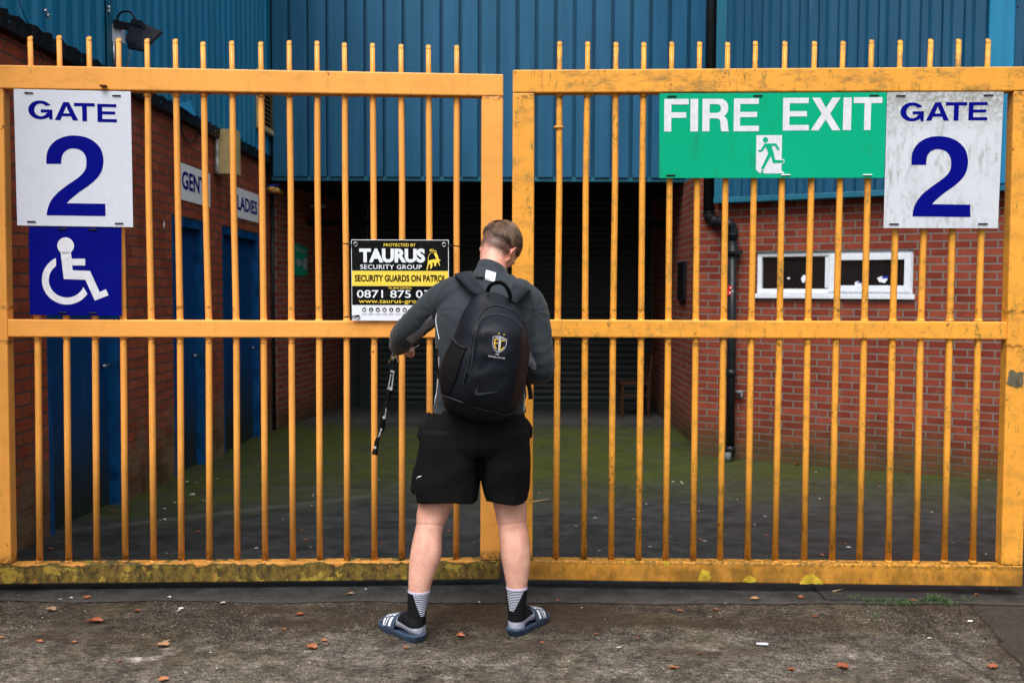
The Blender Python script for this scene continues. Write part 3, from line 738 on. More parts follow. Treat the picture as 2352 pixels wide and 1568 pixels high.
# window opening
wu0, wzt = RW(1738, 579); wu1, _ = RW(2099, 567); _, wzb = RW(1736, 684.6)
ZC = RW(1739, 465)[1]
RL = 5.2
bm = BM()
box(bm, 0, wu0, 0, .22, -.5, ZC + .3); box(bm, wu1, RL, 0, .22, -.5, ZC + .3)
box(bm, wu0, wu1, 0, .22, -.5, wzb); box(bm, wu0, wu1, 0, .22, wzt, ZC + .3)
bmesh.ops.remove_doubles(bm, verts=bm.verts, dist=1e-4)
robj('wall', bm, M_BR)
win = empty('window', RO + RD * ((wu0 + wu1) / 2) + Vector((0, 0, wzb)), rang); win.parent = rb; bpy.context.view_layer.update(); win.matrix_parent_inverse = rb.matrix_world.inverted()
def ringbox(bm, u0, u1, z0, z1, t, y0, y1, mi=0):
    box(bm, u0, u0 + t, y0, y1, z0, z1); box(bm, u1 - t, u1, y0, y1, z0, z1)
    box(bm, u0 + t, u1 - t, y0, y1, z0, z0 + t); box(bm, u0 + t, u1 - t, y0, y1, z1 - t, z1)
um = lerp(wu0, wu1, .475); sz = wzb + .045
bm = BM(); ringbox(bm, wu0 + .002, wu1 - .002, sz, wzt - .002, .042, .02, .09); box(bm, um - .03, um + .03, .02, .09, sz + .05, wzt - .052); bevel(bm, .005)
robj('frame', bm, M_UPVC, win)
bm = BM(); ringbox(bm, um + .005, wu1 - .02, sz + .018, wzt - .03, .055, .005, .019); bevel(bm, .004); robj('casement', bm, M_UPVC, win)
bm = BM(); box(bm, wu0 - .03, wu1 + .02, -.035, .088, wzb - .002, sz - .003); bevel(bm, .006); robj('sill', bm, M_UPVC, win)
bm = BM(); box(bm, wu0 + .05, um - .03, .05, .056, sz + .05, wzt - .05); robj('pane', bm, M_GLASS, win)
bm = BM(); box(bm, um + .03, wu1 - .05, .03, .036, sz + .05, wzt - .05); robj('pane', bm, M_GLASS, win)
def sticker(px, py, wpx, hpx, blue):
    u, z = RW(px, py, -.03); y = .0485 if px < 1900 else .0285
    s = wpx / 260; t_ = hpx / 250; k = random.random()
    pts = [(u + s * (.48 + .42 * noise.noise(Vector((i * 1.7, k * 9, 0)))) * math.cos(i * math.pi / 5) * 1.1, z + t_ * (.48 + .42 * noise.noise(Vector((i * 1.3, 5, k * 9)))) * math.sin(i * math.pi / 5)) for i in range(10)]
    bm = BM(); add2d(bm, shape2d([pts]), lambda a_, b_: Vector((a_, y, b_))); o = robj('sticker_remnant', bm, M_SWHITE, win)
    if blue:
        bm = BM(); add2d(bm, shape2d([[(u - s * .1, z + t_ * .1), (u + s * .5, z + t_ * .2), (u + s * .5, z + t_ * .45), (u, z + t_ * .40)]]), lambda a_, b_: Vector((a_, y - .001, b_))); robj('sticker_remnant', bm, M_BCABLE, win)
sticker(1810, 639, 7, 5, False); sticker(1845, 639, 11, 20, False); sticker(1970, 652, 15, 11, True); sticker(2028, 642, 22, 18, True)
# cladding over the brick
uc0, _ = RW(1646, 300, .10); uc1, _ = RW(2265, 300, .10); uc2, _ = RW(2322, 300, .10)
bm = BM(); 
O_ = Vector((0, -.10, 0))
cladding(bm, O_, Vector((1, 0, 0)), Vector((0, -1, 0)), uc0, uc1, ZC + .05, 7, .168, .048, .030, .022)
cladding(bm, O_ + Vector((0, -.01, 0)), Vector((1, 0, 0)), Vector((0, -1, 0)), uc2, RL, ZC + .05, 7, .168, .048, .030, .022)
box(bm, uc0, RL, -.08, .21, ZC + .305, 7); 
me = robj('cladding', bm, M_CRT)
bm = BM(); box(bm, uc1, uc2 + .01, -.145, -.10, ZC + .05, 7); bevel(bm, .01); robj('flashing_panel', bm, M_CL)
bm = BM(); box(bm, uc0 - .01, uc0 + .09, -.118, .0, ZC + .05, 7); bevel(bm, .004); robj('corner_trim', bm, M_TRIM)
bm = BM(); box(bm, uc0 - .01, RL, -.135, -.003, ZC - .002, ZC + .048); bevel(bm, .004); robj('bottom_trim', bm, M_TRIM)
for k in range(20):
    u = uc0 + .14 + .168 * k
    for z in (ZC + .13, ZC + 1.45): 
        bm = BM(); tube(bm, [Vector((u, -.101, z)), Vector((u, -.112, z))], .009, 8); robj('screw_head', bm, M_BLACKP)
bm = BM(); 
for k in range(24):
    for z in (zb + .1, P(1000, 20, CY).z):
        if (k * 7 + int(z * 3)) % 3: bm = BM(); tube(bm, [Vector((-2.74 + .06 + .2115 * k + .14, CY - .033, z)), Vector((-2.74 + .06 + .2115 * k + .14, CY - .042, z))], .011, 8); obj('screw_head', bm, M_BLACKP, mb)
# drainpipe
DPo = -.10
def DPt(px, py, Y): return P(px, py, Y)
dp = empty('drainpipe', P(1675, 1048, 9.1)); tag(dp, 'black drainpipe with a double bend at the corner of the right-hand brick building', 'drainpipe')
yA, yB = cr.y - .33, cr.y - .30
X1 = P(1630, 300, yA).x
pt = P(1630, 486, yA); zA = pt.z
lowx = P(1683, 560, yB).x; z1_ = P(1683, 545, yB).z
for _ in range(6): yB = (RO + RD * ((lowx - RO.x) / RD.x)).y - .125; lowx = P(1683, 560, yB).x
path = [Vector((X1, yA, 7)), Vector((X1, yA, zA))]
bend = cat_rom([Vector((X1, yA, zA)), Vector((X1 + .01, yA, zA - .05)), Vector((X1 + .06, yA - .01, zA - .095)), Vector((lowx - .06, yB, zA - .125)), Vector((lowx - .01, yB, zA - .17)), Vector((lowx, yB, zA - .24))], 6)
bm = BM(); tube(bm, path, .050, 18); obj('upper_pipe', bm, M_PIPE, dp, True)
bm = BM(); tube(bm, bend, .052, 18)
for q in ((0, 1), (12, 13), (17, 18), (28, 29)):
    tube(bm, [bend[q[0]], bend[q[1]]], .058, 18)
obj('swan_neck', bm, M_PIPE, dp, True)
lx2 = P(1677, 1040, yB).x
zl = P(1676, 1046, yB).z
bm = BM(); tube(bm, [Vector((lowx, yB, zA - .24)), Vector((lx2, yB, zl))], .040, 18)
for f_ in (.0, .06, .62, .97):
    q = Vector((lowx, yB, zA - .24)).lerp(Vector((lx2, yB, zl)), f_)
    tube(bm, [q + Vector((0, 0, .03)), q - Vector((0, 0, .03))], .049, 18)
obj('lower_pipe', bm, M_PIPE, dp, True)
bm = BM(); q = Vector((lowx, yB, P(1683, 579, yB).z)); box(bm, q.x - .01, q.x + .09, q.y - .02, q.y + .10, q.z - .02, q.z + .02); tube(bm, [q - Vector((0, 0, .03)), q + Vector((0, 0, .03))], .052, 18); obj('bracket', bm, M_PIPE, dp)
bm = BM(); q = P(1672, 1052, yB - .05); tube(bm, [q + Vector((0, .02, .05)), q + Vector((0, 0, -.03))], [.036, .03], 14); obj('outlet_shoe', bm, M_BARE0, dp, True)
bm = BM(); q = P(1678, 665, yB - .043)
add2d(bm, shape2d([[(-.02, .045), (.02, .03), (.035, -.02), (.03, -.055), (-.03, -.05), (-.03, 0)]]), lambda u, v: Vector((q.x + u, q.y - .002 + u * u * 10, q.z + v)))
tag(obj('red_sticker', bm, M_RED, None), 'torn red sticker on the black drainpipe', 'sticker')
bm = BM()
for dx, dz_ in ((-.008, .012), (.012, -.02), (-.012, -.035)): add2d(bm, shape2d([[(dx, dz_), (dx + .014, dz_), (dx + .014, dz_ + .012), (dx, dz_ + .012)]]), lambda u, v: Vector((q.x + u, q.y - .0035 + u * u * 10, q.z + v)))
tag(obj('sticker_print', bm, M_SWHITE, bpy.data.objects['red_sticker']), None)
u, z = RW(1701, 899)
bm = BM(); tube(bm, [Vector((u - .03, -.05, z)), Vector((u + .04, -.05, z))], .018, 10); tube(bm, [Vector((u, -.05, z)), Vector((u, .01, z))], .014, 10); tube(bm, [Vector((u+.03, -.05, z)), Vector((u+.03, -.06, z - .06))], .012, 10)
o = robj('outside_tap', bm, M_GREYD, rb, True); o.parent = None; local(o); tag(o, 'small grey tap on the brick right of the drainpipe', 'tap')
# narrow window deep in recess right wall
bm = BM(); y0_, y1_ = 11.0, 11.45; xr = cr.x
box(bm, xr - .03, xr - .001, y0_, y1_, P(1555, 690, 11.2).z, P(1555, 600, 11.2).z); bevel(bm, .004)
hw = obj('window', bm, M_PIPE, mb); bm = BM(); box(bm, xr - .034, xr - .031, y0_ + .04, y1_ - .04, P(1555, 680, 11.2).z, P(1555, 608, 11.2).z); obj('pane', bm, M_GLASS, hw)

exec_marker = 0
# ================================================================ GATE
class Leaf:
    def __init__(s, a, Ya, b, Yb):
        s.A = P(a, 1335, Ya); s.B = P(b, 1335, Yb); s.A.z = s.B.z = 0
        s.D = (s.B - s.A).normalized(); s.N = Vector((s.D.y, -s.D.x, 0))      # N points to the camera
    def at(s, px, py, off=0.0):                                               # off > 0 is behind the front face
        return plane_hit(px, py, s.A - s.N * off, s.N)
LL = Leaf(0, 4.74, 1155, 4.87); RLf = Leaf(1177, 4.83, 2352, 4.72)
GD = .075
def member(lf, quad, m, name, parent, d0=0.0, d1=GD, bev=.006):
    front = [lf.at(x, y, 0) for x, y in quad]
    bm = BM(); hexa(bm, [p - lf.N * d0 for p in front], [p - lf.N * d1 for p in front]); bevel(bm, bev, 2)
    return obj(name, bm, m, parent)
def leaf_gate(lf, label, m, top, stL, stR, mid, bot, bars, tops):
    g = empty('gate_leaf', (lf.A + lf.B) / 2); tag(g, label, 'gate', 'gate leaves')
    member(lf, top, m, 'top_rail', g); member(lf, stL, m, 'stile', g, .0015, GD - .0015); member(lf, stR, m, 'stile', g, .0015, GD - .0015)
    member(lf, mid, m, 'middle_rail', g, .010, GD - .006); member(lf, bot, m, 'bottom_rail', g)
    off = GD * .5
    for (xt, xm, xb), yt in zip(bars, tops):
        a_, b_, c_ = lf.at(xt, yt + 3, off), lf.at(xm, 755, off), lf.at(xb, 1292, off)
        k = (a_ - b_).normalized()
        bm = BM(); r = .0150; n = 16
        pts = [a_ - k * .012, lf.at(lerp(xt, xm, .12), 165, off), lf.at(lerp(xt, xm, .18), 205, off), a_.lerp(b_, .5) + lf.D * random.uniform(-.0035, .0035), b_, b_.lerp(c_, .5), c_]
        tube(bm, pts, [r * .79, r * .80, r * .98, r * 1.0, r * 1.05, r * 1.04, r * 1.03], n)
        for zz in ((lf.at(xt, 0, off), None),): pass
        # weld collars where it meets the rails
        for py, sgn in ((737, 1), (775, -1), (1290, 1), (219, -1)):
            xx = lerp(xt, xm, (py - yt) / (755 - yt)) if py < 755 else lerp(xm, xb, (py - 755) / (1292 - 755))
            c0 = lf.at(xx, py + 2 * sgn, off); c1 = lf.at(xx, py - 5 * sgn, off)
            tube(bm, [c0, c1], [r * 1.45, r * 1.08], n)
        # slanting cut tip, leaning to the viewer
        tip = a_ + k * .004; rg1 = []; rg2 = []
        for i in range(n):
            an = 2 * math.pi * i / n; o_ = (lf.D * math.cos(an) + lf.N * math.sin(an)) * r * .78
            rg1.append(a_ + o_ * .97 - k * .018); rg2.append(tip + o_ - k * .020 * (math.sin(an) * .5 + .5) + k * .012)
        loft(bm, [rg1, rg2])
        obj('bar', bm, m, g, True)
    return g
bL = list(zip([66.4,133,201.5,269.5,335,400,466,532,598.8,664,728,791,855.5,921,984,1049],
              [87,153,219,283.7,348,414,480,543,606,669.5,733,796.5,859.6,923.6,987,1049],
              [91.5,158,222.5,288,353,416.5,481,545,609,673,734.6,797,860,923,986,1047.5]))
tL = [86,84,86.6,90,91.6,92.6,98.7,96.7,98.7,96,97,101,102,104.5,106,107]
bL = [(a + 2.5 if i < 6 else a, b, c) for i, (a, b, c) in enumerate(bL)]
gL = leaf_gate(LL, 'left gate leaf, cleaner orange paint with a peeling mossy bottom rail', M_GL,
   [(-48,148.0),(1156,170.5),(1156,221.5),(-48,202.5)],
   [(-48,203),(7,204),(25,1295),(-30,1297)], [(1106,221),(1156,221.5),(1149.5,1287),(1103.5,1287)],
   [(9,733.5),(1106,738),(1106,776.5),(9,774)], [(-32,1297),(1150,1287),(1151,1330.5),(-32,1342)], bL, tL)
bR = list(zip([1285.5,1350,1415,1479,1543,1607,1671.6,1735.3,1803,1871,1936.6,2002,2068,2138,2202.5,2270],
              [1280.8,1343.8,1408,1472.5,1535,1598,1662,1725.5,1790.4,1855,1920.5,1985,2050,2114.5,2181,2246.6],
              [1276.5,1341,1403.5,1466,1528.5,1592,1653.5,1717,1780,1847,1911,1973.7,2040,2104,2169,2234]))
tR = [98,98.7,100,100,98.7,99,100,97.7,98,98,97,94,95,92.6,92.6,92]
gR = leaf_gate(RLf, 'right gate leaf, grimier orange paint, carrying the green fire exit sign', M_GR,
   [(1177.5,160.5),(2384,152.5),(2384,209),(1177.5,213.5)],
   [(1177.5,213.5),(1227.6,213.3),(1222.5,1286),(1172.5,1286)], [(2329,209.3),(2383,209.3),(2350,1299),(2300,1298)],
   [(1226,734),(2318,739.5),(2318,780),(1226,774.5)], [(1172.5,1286),(2351,1299),(2349,1347.5),(1172.5,1331)], bR, tR)
# joint ring on the first bar of the right leaf
c = RLf.at(1283, 293, GD * .5); bm = BM(); tube(bm, [c + Vector((0, 0, .006)), c - Vector((0, 0, .006))], .0225, 16); obj('joint_ring', bm, M_GR, gR, True)
# bare patch on the right stile, flaked spots on the right bottom rail, bracket nib on the left top rail
def patch(lf, name, m, pts, parent, off=-.0015, mod=.12):
    bm = BM(); 
    pts = cat_rom([Vector((x, y, 0)) for x, y in pts], 5, True)
    pts = [(p.x + 3.2 * noise.noise(Vector((p.x * .33, p.y * .33, 1))), p.y + 3.2 * noise.noise(Vector((p.x * .33, p.y * .33, 7)))) for p in pts]
    vs, fs = shape2d([pts]); add2d(bm, (vs, fs), lambda u, v: lf.at(u, v, off)); return obj(name, bm, m, parent)
M_BARE = simple('bare_grey_steel', (.12, .105, .07), .7, 0, .4, 30)
M_YFLAKE = simple('old_yellow_coat', (.50, .34, .03), .6, 0, .35, 30)
patch(RLf, 'bare_patch', M_BARE, [(2318, 852), (2326, 849), (2336, 855), (2349, 853), (2351, 868), (2348, 888), (2330, 888), (2314, 881), (2316, 866)], gR)
for pts in ([(1605,1325),(1612,1309),(1621,1308),(1633,1320),(1633,1330),(1620,1333),(1605,1332)], [(1706,1332),(1718,1322),(1732,1325),(1738,1332),(1728,1337),(1712,1336)],
            [(1838,1340),(1845,1325),(1862,1318),(1880,1326),(1890,1340),(1860,1341)], [(1434,1289),(1448,1289),(1446,1295),(1436,1296)], [(1524,1288),(1536,1289),(1533,1299),(1527,1297)]):
    patch(RLf, 'paint_flake', M_YFLAKE, pts, gR)
bm = BM(); q = LL.at(240, 199, 0); box(bm, q.x - .014, q.x + .014, q.y - .028, q.y + .004, q.z - .004, q.z + .004); bevel(bm, .002); obj('rusty_lug', bm, simple('rust', (.16, .045, .015), .8, 0, .4), gL)
# posts outside the frame that carry the hinges
for lf, px, lab in ((LL, -62, 'square orange hinge post of the left gate leaf'), (RLf, 2412, 'square orange hinge post of the right gate leaf')):
    q = lf.at(px, 1300, 0); s = -1 if px < 0 else 1
    bm = BM(); box(bm, min(q.x, q.x + s * .15), max(q.x, q.x + s * .15), q.y - .02, q.y + .13, -.05, 2.75); bevel(bm, .008)
    po = obj('gate_post', bm, M_GL if px < 0 else M_GR, None); tag(po, lab, 'post')
    bm = BM()
    for z in (.5, 1.9): tube(bm, [(q.x - s * .005, q.y + .03, z), (q.x - s * .005, q.y + .03, z + .12)], .014, 10)
    obj('hinge', bm, M_METAL, po, True)

# ================================================================ SIGNS ON THE GATE
class Plate:
    def __init__(s, lf, TL, TR, BRt, BL, off, name, label, m, th=.004):
        s.c = [lf.at(*q, off) for q in (TL, TR, BRt, BL)]; s.N = lf.N
        s.e = empty(name, s.c[3]); tag(s.e, label, 'sign')
        bm = BM(); hexa(bm, s.c, [p - s.N * th for p in s.c]); bevel(bm, .0008, 1); obj('board', bm, m, s.e)
    def at(s, u, v, d=.0012):                 # v = 0 at the bottom
        return lerp(lerp(s.c[3], s.c[2], u), lerp(s.c[0], s.c[1], u), v) + s.N * d
    def put(s, name, shapes, m, d=.0012, mats=None):
        bm = BM()
        for sh in shapes: add2d(bm, sh, lambda u, v: s.at(u, v, d))
        return obj(name, bm, m, s.e, recalc=False)
def unit(poly, x0, x1, y0, y1): return [(x0 + (x1-x0)*a, y0 + (y1-y0)*b) for a, b in poly]
def arc(cx, cy, rx, ry, a0, a1, n=18): return [(cx + rx*math.cos(R(a0+(a1-a0)*i/n)), cy + ry*math.sin(R(a0+(a1-a0)*i/n))) for i in range(n+1)]
sx, sy = .34, .2
LET = {
 'G': [arc(.5,.5,.5,.5,32,308,26)+[(.855,.13),(.87,0),(1,0),(1,.53),(.52,.53),(.52,.37),(.80,.37)]+arc(.52,.5,.27,.34,325,38,22)],
 'A': [[(0,0),(.38,1),(.62,1),(1,0),(.77,0),(.69,.22),(.31,.22),(.23,0)],[(.37,.38),(.63,.38),(.5,.78)]],
 'T': [[(.385,0),(.615,0),(.615,.82),(1,.82),(1,1),(0,1),(0,.82),(.385,.82)]],
 'E': [[(0,0),(1,0),(1,.17),(.25,.17),(.25,.43),(.92,.43),(.92,.59),(.25,.59),(.25,.83),(.98,.83),(.98,1),(0,1)]],
 'F': [[(0,0),(.29,0),(.29,.42),(.90,.42),(.90,.59),(.29,.59),(.29,.83),(1,.83),(1,1),(0,1)]],
 'I': [[(0,0),(1,0),(1,1),(0,1)]],
 'R': [[(0,0),(.27,0),(.27,.40),(.50,.40)]+[(.60,.385),(.66,.34),(.68,.25),(.69,.10),(.72,0),(1,0),(.97,.06),(.955,.18),(.94,.30),(.90,.40),(.80,.47),(.88,.52),(.94,.60),(.96,.72),(.94,.84),(.87,.93),(.77,.985),(.65,1)]+[(0,1)], [(.27,.57),(.55,.57),(.63,.59),(.68,.64),(.69,.71),(.67,.78),(.62,.82),(.54,.835),(.27,.835)]],
 'X': [[(0,0),(.27,0),(.5,.335),(.73,0),(1,0),(.645,.51),(.98,1),(.71,1),(.5,.68),(.30,1),(.03,1),(.36,.51)]],
}
def word(spec, H, x0, y0, W, Ht):
    out = []
    for ch, a, b, c, d in spec:     # pixel box of the letter in the crop: left, right, top, bottom
        out.append(shape2d([unit(pl, (a-x0)/W, (b-x0)/W, 1-(d-y0)/Ht, 1-(c-y0)/Ht) for pl in LET[ch]]))
    return out
TWO = [(313,1112),(318,1040),(345,985),(395,943),(455,922),(515,918),(580,928),(640,957),(685,1005),(703,1060),(704,1110),(690,1165),(655,1215),(600,1262),(545,1300),(500,1335),(470,1362),(453,1381)]
TWO_in = [(315,1464),(322,1420),(345,1365),(385,1315),(440,1270),(500,1228),(550,1190),(580,1150),(588,1105),(583,1060),(560,1026),(525,1009),(485,1006),(450,1020),(425,1050),(417,1085),(416,1112)]
def sm(pts): return [(p.x, p.y) for p in cat_rom([Vector((a, b, 0)) for a, b in pts], 4)]
two = sm(TWO) + [(719,1384),(720,1468)] + sm(TWO_in)
def slots(pl, pts, m, w=.024, name='cable_tie'):
    for (u, v) in pts:
        a_, b_ = pl.at(u - w, v, .003), pl.at(u + w, v, .003)
        bm = BM(); tube(bm, [a_, b_], .0032, 8, round_ends=True); obj(name, bm, m, pl.e, True)
for nm, lf, TL, TR, Br, BL, lab, m, x0, W, y0, H, dx in (
    ('gate_number_sign', LL, (31,204.5), (300,210.5), (305.6,522), (39.4,518), 'clean white GATE 2 sign above the wheelchair sign', M_WHITE, 92, 798, 605, 933, 0),
    ('gate_number_sign', RLf, (2038,211.8), (2305.7,211), (2292.2,524.7), (2029.6,524), 'mildew-stained white GATE 2 sign beside the green fire exit sign', M_DWHITE, 935, 795, 627, 930, 1)):
    pl = Plate(lf, TL, TR, Br, BL, -.003, nm, lab, m)
    if dx == 0:
        spec = [('G',192,357,680,808),('A',372,532,687,811),('T',505,647,691,815),('E',664,797,694,818)]
        # the crop is skewed: undo the drift of the board
        def fix(u, v): return u
        pl.put('lettering', word([(c_, a_-(98+ (y_a+y_b)/2*0 -98)*0-4, b_-4, y_a-8*((a_+b_)/2-92)/798*0, y_b) for c_, a_, b_, y_a, y_b in spec], H, 92, 605, 798, 933), M_NAVY)
        tw = [((x - 92 - (y - 605) * .022) / 798, 1 - (y - 605 - (x - 92) * .012) / 930) for x, y in two]
        slots(pl, [(.13,.973),(.88,.967),(.125,.03),(.88,.027)], M_BLACKP, .032)
    else:
        spec = [('G',1028,1190,698,826),('A',1205,1363,697,822),('T',1338,1484,697,822),('E',1495,1625,697,820)]
        pl.put('lettering', word(spec, H, 935, 627, 795, 930), M_NAVY)
        tw = [((1110 + (x - 315) * (1513-1110)/405 - 935 + (y-918)/551*25 + 25 - 27 + (1469-y)/551*0) / 795, 1 - (928 + (y - 918) * 552/551 - 627) / 930) for x, y in two]
        slots(pl, [(.115,.972),(.87,.975),(.09,.03),(.865,.033)], M_BLACKP, .036)
    pl.put('numeral', [shape2d([tw])], M_NAVY)
# wheelchair sign
wp = Plate(LL, (66,519.5), (278.7,523.5), (279,725.4), (68.4,723), .002, 'accessible_sign', 'navy square sign with a white wheelchair symbol', M_SIGNBLUE, .003)
def wc(x, y): return ((x - 196 - (y-10)*.010) / 632, 1 - (y - 12 - (x-195)*.008) / 606)
wh = [wc(448 + 57*math.cos(R(a)), 143 + 57*math.sin(R(a))) for a in range(0, 360, 12)]
body = [wc(*q) for q in [(413,185),(483,185),(490,231),(582,231),(582,277),(493,277),(497,311),(616,314),(682,458),(726,439),(744,481),(650,518),(584,375),(436,371)]]
arcp = [wc(457+171*math.cos(R(a)), 378+168*math.sin(R(a))) for a in range(-116, -330, -6)] + [wc(570,425)]
arcp += [wc(457+124*math.cos(R(a)), 378+120*math.sin(R(a))) for a in range(-337, -122, 6)]
wp.put('symbol', [shape2d([wh]), shape2d([body]), shape2d([arcp])], M_SLET)
slots(wp, [(.36,.975),(.69,.975),(.36,.03),(.69,.03)], M_BLACKP, .04)
# fire exit sign
fe = Plate(RLf, (1515,214.8), (2037,212.5), (2031,408.7), (1514,409.4), -.001, 'fire_exit_sign', 'long green FIRE EXIT sign with a white running figure', M_GREEN)
def fx(px, py):
    u = (px - 1514.5) / 519.5; return u
FW, FH = 519.5, 195.5
def fe_word(spec):
    out = []
    for ch, a_, b_, t_, d_ in spec:
        out.append(shape2d([unit(pl, (a_-1514.8)/(FW+1), (b_-1514.8)/(FW+1), 1-(d_-213.5)/FH, 1-(t_-213.5)/FH) for pl in LET[ch]]))
    return out
D3 = lambda x: 1148.4 + x/2.968
D4 = lambda x: 1722.7 + x/2.968
for _w in (fe_word([('F',D3(1120),D3(1288),226.5,301.5),('I',D3(1300),D3(1353),226.5,301.5),('R',D3(1382),D3(1566),226.5,301.5),('E',D3(1597),D3(1770),226,301.5)]),
    fe_word([('E',D4(228),D4(405),225,300),('X',D4(418),D4(620),225,300),('I',D4(637),D4(692),225,299.5),('T',D4(706),D4(898),224.5,299.5)])): fe.put('lettering', _w, M_SLET)
def f4(x, y): return ((D4(x)-1514.8)/(FW+1) + .0016, 1-(y/2.968-213.5)/FH)
fe.put('doorway', [shape2d([[f4(47,922),f4(222,922),f4(222,1085),f4(238,1085),f4(243,1098),f4(238,1113),f4(222,1120),f4(222,1160),f4(245,1183),f4(104,1183),f4(92,1172),f4(76,1183),f4(47,1158)]])], M_SLET)
man = [[f4(109+18*math.cos(R(a)), 953+18*math.sin(R(a))) for a in range(0, 360, 20)],
       [f4(*q) for q in [(104,978),(183,978),(207,1018),(195,1027),(174,994),(152,996),(166,1040),(178,1090),(236,1092),(236,1110),(163,1112),(148,1062),(100,1152),(80,1152),(130,1046),(112,1000),(86,1034),(62,1034),(62,1021),(78,1021)]]]
fe.put('running_figure', [shape2d([q]) for q in man], M_GREEN, .0024)
fe.put('door_threshold', [shape2d([[f4(78,1170),f4(92,1158),f4(104,1158),f4(92,1172)]])], M_GREEN, .0024)
slots(fe, [(.055,.965),(.435,.967),(.945,.965),(.052,.035)], M_BLACKP, .018); slots(fe, [(.565,.035),(.925,.035)], M_SWHITE, .018)
# security sign
ta = Plate(LL, (806.5,550.3), (1030.6,551), (1031.5,737), (808.2,736.2), -.006, 'security_sign', 'black, yellow and white security firm sign tied to the bars left of the person', M_SWHITE, .003)
def tb(x, y): return ((x - 107) / 1700, 1 - (y - 81) / 1408)
def rect(x0, y0, x1, y1): 
    a_ = tb(x0, y0); b_ = tb(x1, y1); return shape2d([[(a_[0], b_[1]), (b_[0], b_[1]), (b_[0], a_[1]), (a_[0], a_[1])]])
def tx(s, x0, y0, x1, y1, bold=0, sp=1.0):
    a_ = tb(x0, y1); b_ = tb(x1, y0); return text2d(s, a_[0], a_[1], b_[0], b_[1], bold, sp)
ta.put('black_field', [rect(116, 90, 1795, 618), rect(116, 886, 1795, 1214)], M_SBLACK, .0010)
ta.put('yellow_band', [rect(116, 622, 1795, 882)], M_SYEL, .0010)
for _t in (tx('TAURUS', 245, 232, 1392, 478, .050, .98), tx('SECURITY GROUP', 262, 513, 1335, 592, .010, 1.08), tx('0871 875 0', 200, 955, 1345, 1088, .010), tx('7', 1372, 955, 1452, 1088, .010)): ta.put('white_lettering', [_t], M_SWHITE, .0022)
for _t in (tx('PROTECTED BY', 672, 145, 1230, 198, .006), tx('TEL 24HR CONTROL', 745, 900, 1160, 934, .010), tx('www.taurus-group', 230, 1108, 1385, 1180, .002)): ta.put('yellow_lettering', [_t], M_SYEL, .0022)
ta.put('black_lettering', [tx('SECURITY GUARDS ON PATROL', 165, 690, 1760, 808, .034, 1.0)], M_SBLACK, .0022)
bull = [[(1465,258),(1490,242),(1555,245),(1500,256),(1490,268),(1570,262),(1592,280),(1590,305),(1612,345),(1632,410),(1668,437),(1640,445),(1635,470),(1652,520),(1640,535),(1620,470),(1590,480),(1583,535),(1555,537),(1540,470),(1515,480),(1525,530),(1500,580),(1478,585),(1485,520),(1470,490),(1445,545),(1437,598),(1412,600),(1432,520),(1445,440),(1480,430),(1530,420),(1590,415),(1560,350),(1545,320),(1585,300),(1580,280),(1540,275),(1500,276),(1478,274)]]
ta.put('bull_emblem', [shape2d([[tb(*q) for q in bull[0]]]), shape2d([[tb(*q) for q in [(1500,292),(1580,300),(1578,306),(1500,300),(1465,345),(1450,400),(1446,450),(1438,450),(1442,395),(1458,340)]]])], M_SYEL, .0022)
hx = []; dots = []; caps = []
for i in range(12):
    cx_ = 326 + 117.2 * i
    if cx_ > 1700: break
    hx.append(shape2d([[tb(cx_ + 41*math.sin(R(60*k)), 1298 + 42*math.cos(R(60*k))) for k in range(6)]]))
    sh = [(-18,-14),(18,-14),(20,8),(0,22),(-20,8)] if i % 3 == 0 else ([(-20,18),(-12,4),(-6,2),(-10,-12),(0,-20),(10,-12),(6,2),(12,4),(20,18)] if i % 3 == 1 else [(-22,6),(-10,-14),(20,-8),(22,12),(-18,16)])
    dots.append(shape2d([[tb(cx_ + a_, 1300 + b_) for a_, b_ in sh]]))
    caps.append(rect(cx_ - 42, 1358, cx_ + 42, 1366)); caps.append(rect(cx_ - 48, 1378, cx_ + 48, 1386))
ta.put('icon_row', hx, M_SBLACK, .0010); ta.put('icon_symbols', dots, M_SWHITE, .0022); ta.put('icon_captions', caps, M_GREYP, .0010)
for (x, y) in ((183, 165), (1725, 165), (212, 1416), (1725, 1416)):
    u, v = tb(x, y); c = ta.at(u, v, .002); bm = BM(); ri = []
    for rr, dd in ((.0115, .001), (.0112, .003), (.0090, .0042), (.0062, .003), (.0060, .0)):
        ri.append([c + Vector((0, 0, 1)) * rr * math.sin(2*math.pi*k/20) + LL.D * rr * math.cos(2*math.pi*k/20) + LL.N * dd for k in range(20)])
    loft(bm, ri, cap=False); g_ = obj('eyelet', bm, M_METAL, ta.e, True)
    bm = BM(); add2d(bm, shape2d([arc(0, 0, .0060, .0060, 0, 345, 14)]), lambda a_, b_: c + LL.D * a_ + Vector((0, 0, b_)) + LL.N * .0004); obj('eyelet_hole', bm, M_DARKPRINT, g_)
for (pts) in ([(797,562),(800,561),(814,564)], [(783,559),(800,560),(816,564)], [(1018,560),(1035,563),(1056,566)], [(790,727.5),(806,727),(820,725)]):
    bm = BM(); tube(bm, [LL.at(x, y, -.012) for x, y in pts], .0028, 8); o = obj('cable_tie', bm, M_BLACKP, ta.e, True)
bm = BM(); q = LL.at(1038, 563.5, -.012); box(bm, q.x-.006, q.x+.006, q.y-.005, q.y+.003, q.z-.005, q.z+.005); obj('cable_tie', bm, M_BLACKP, ta.e)

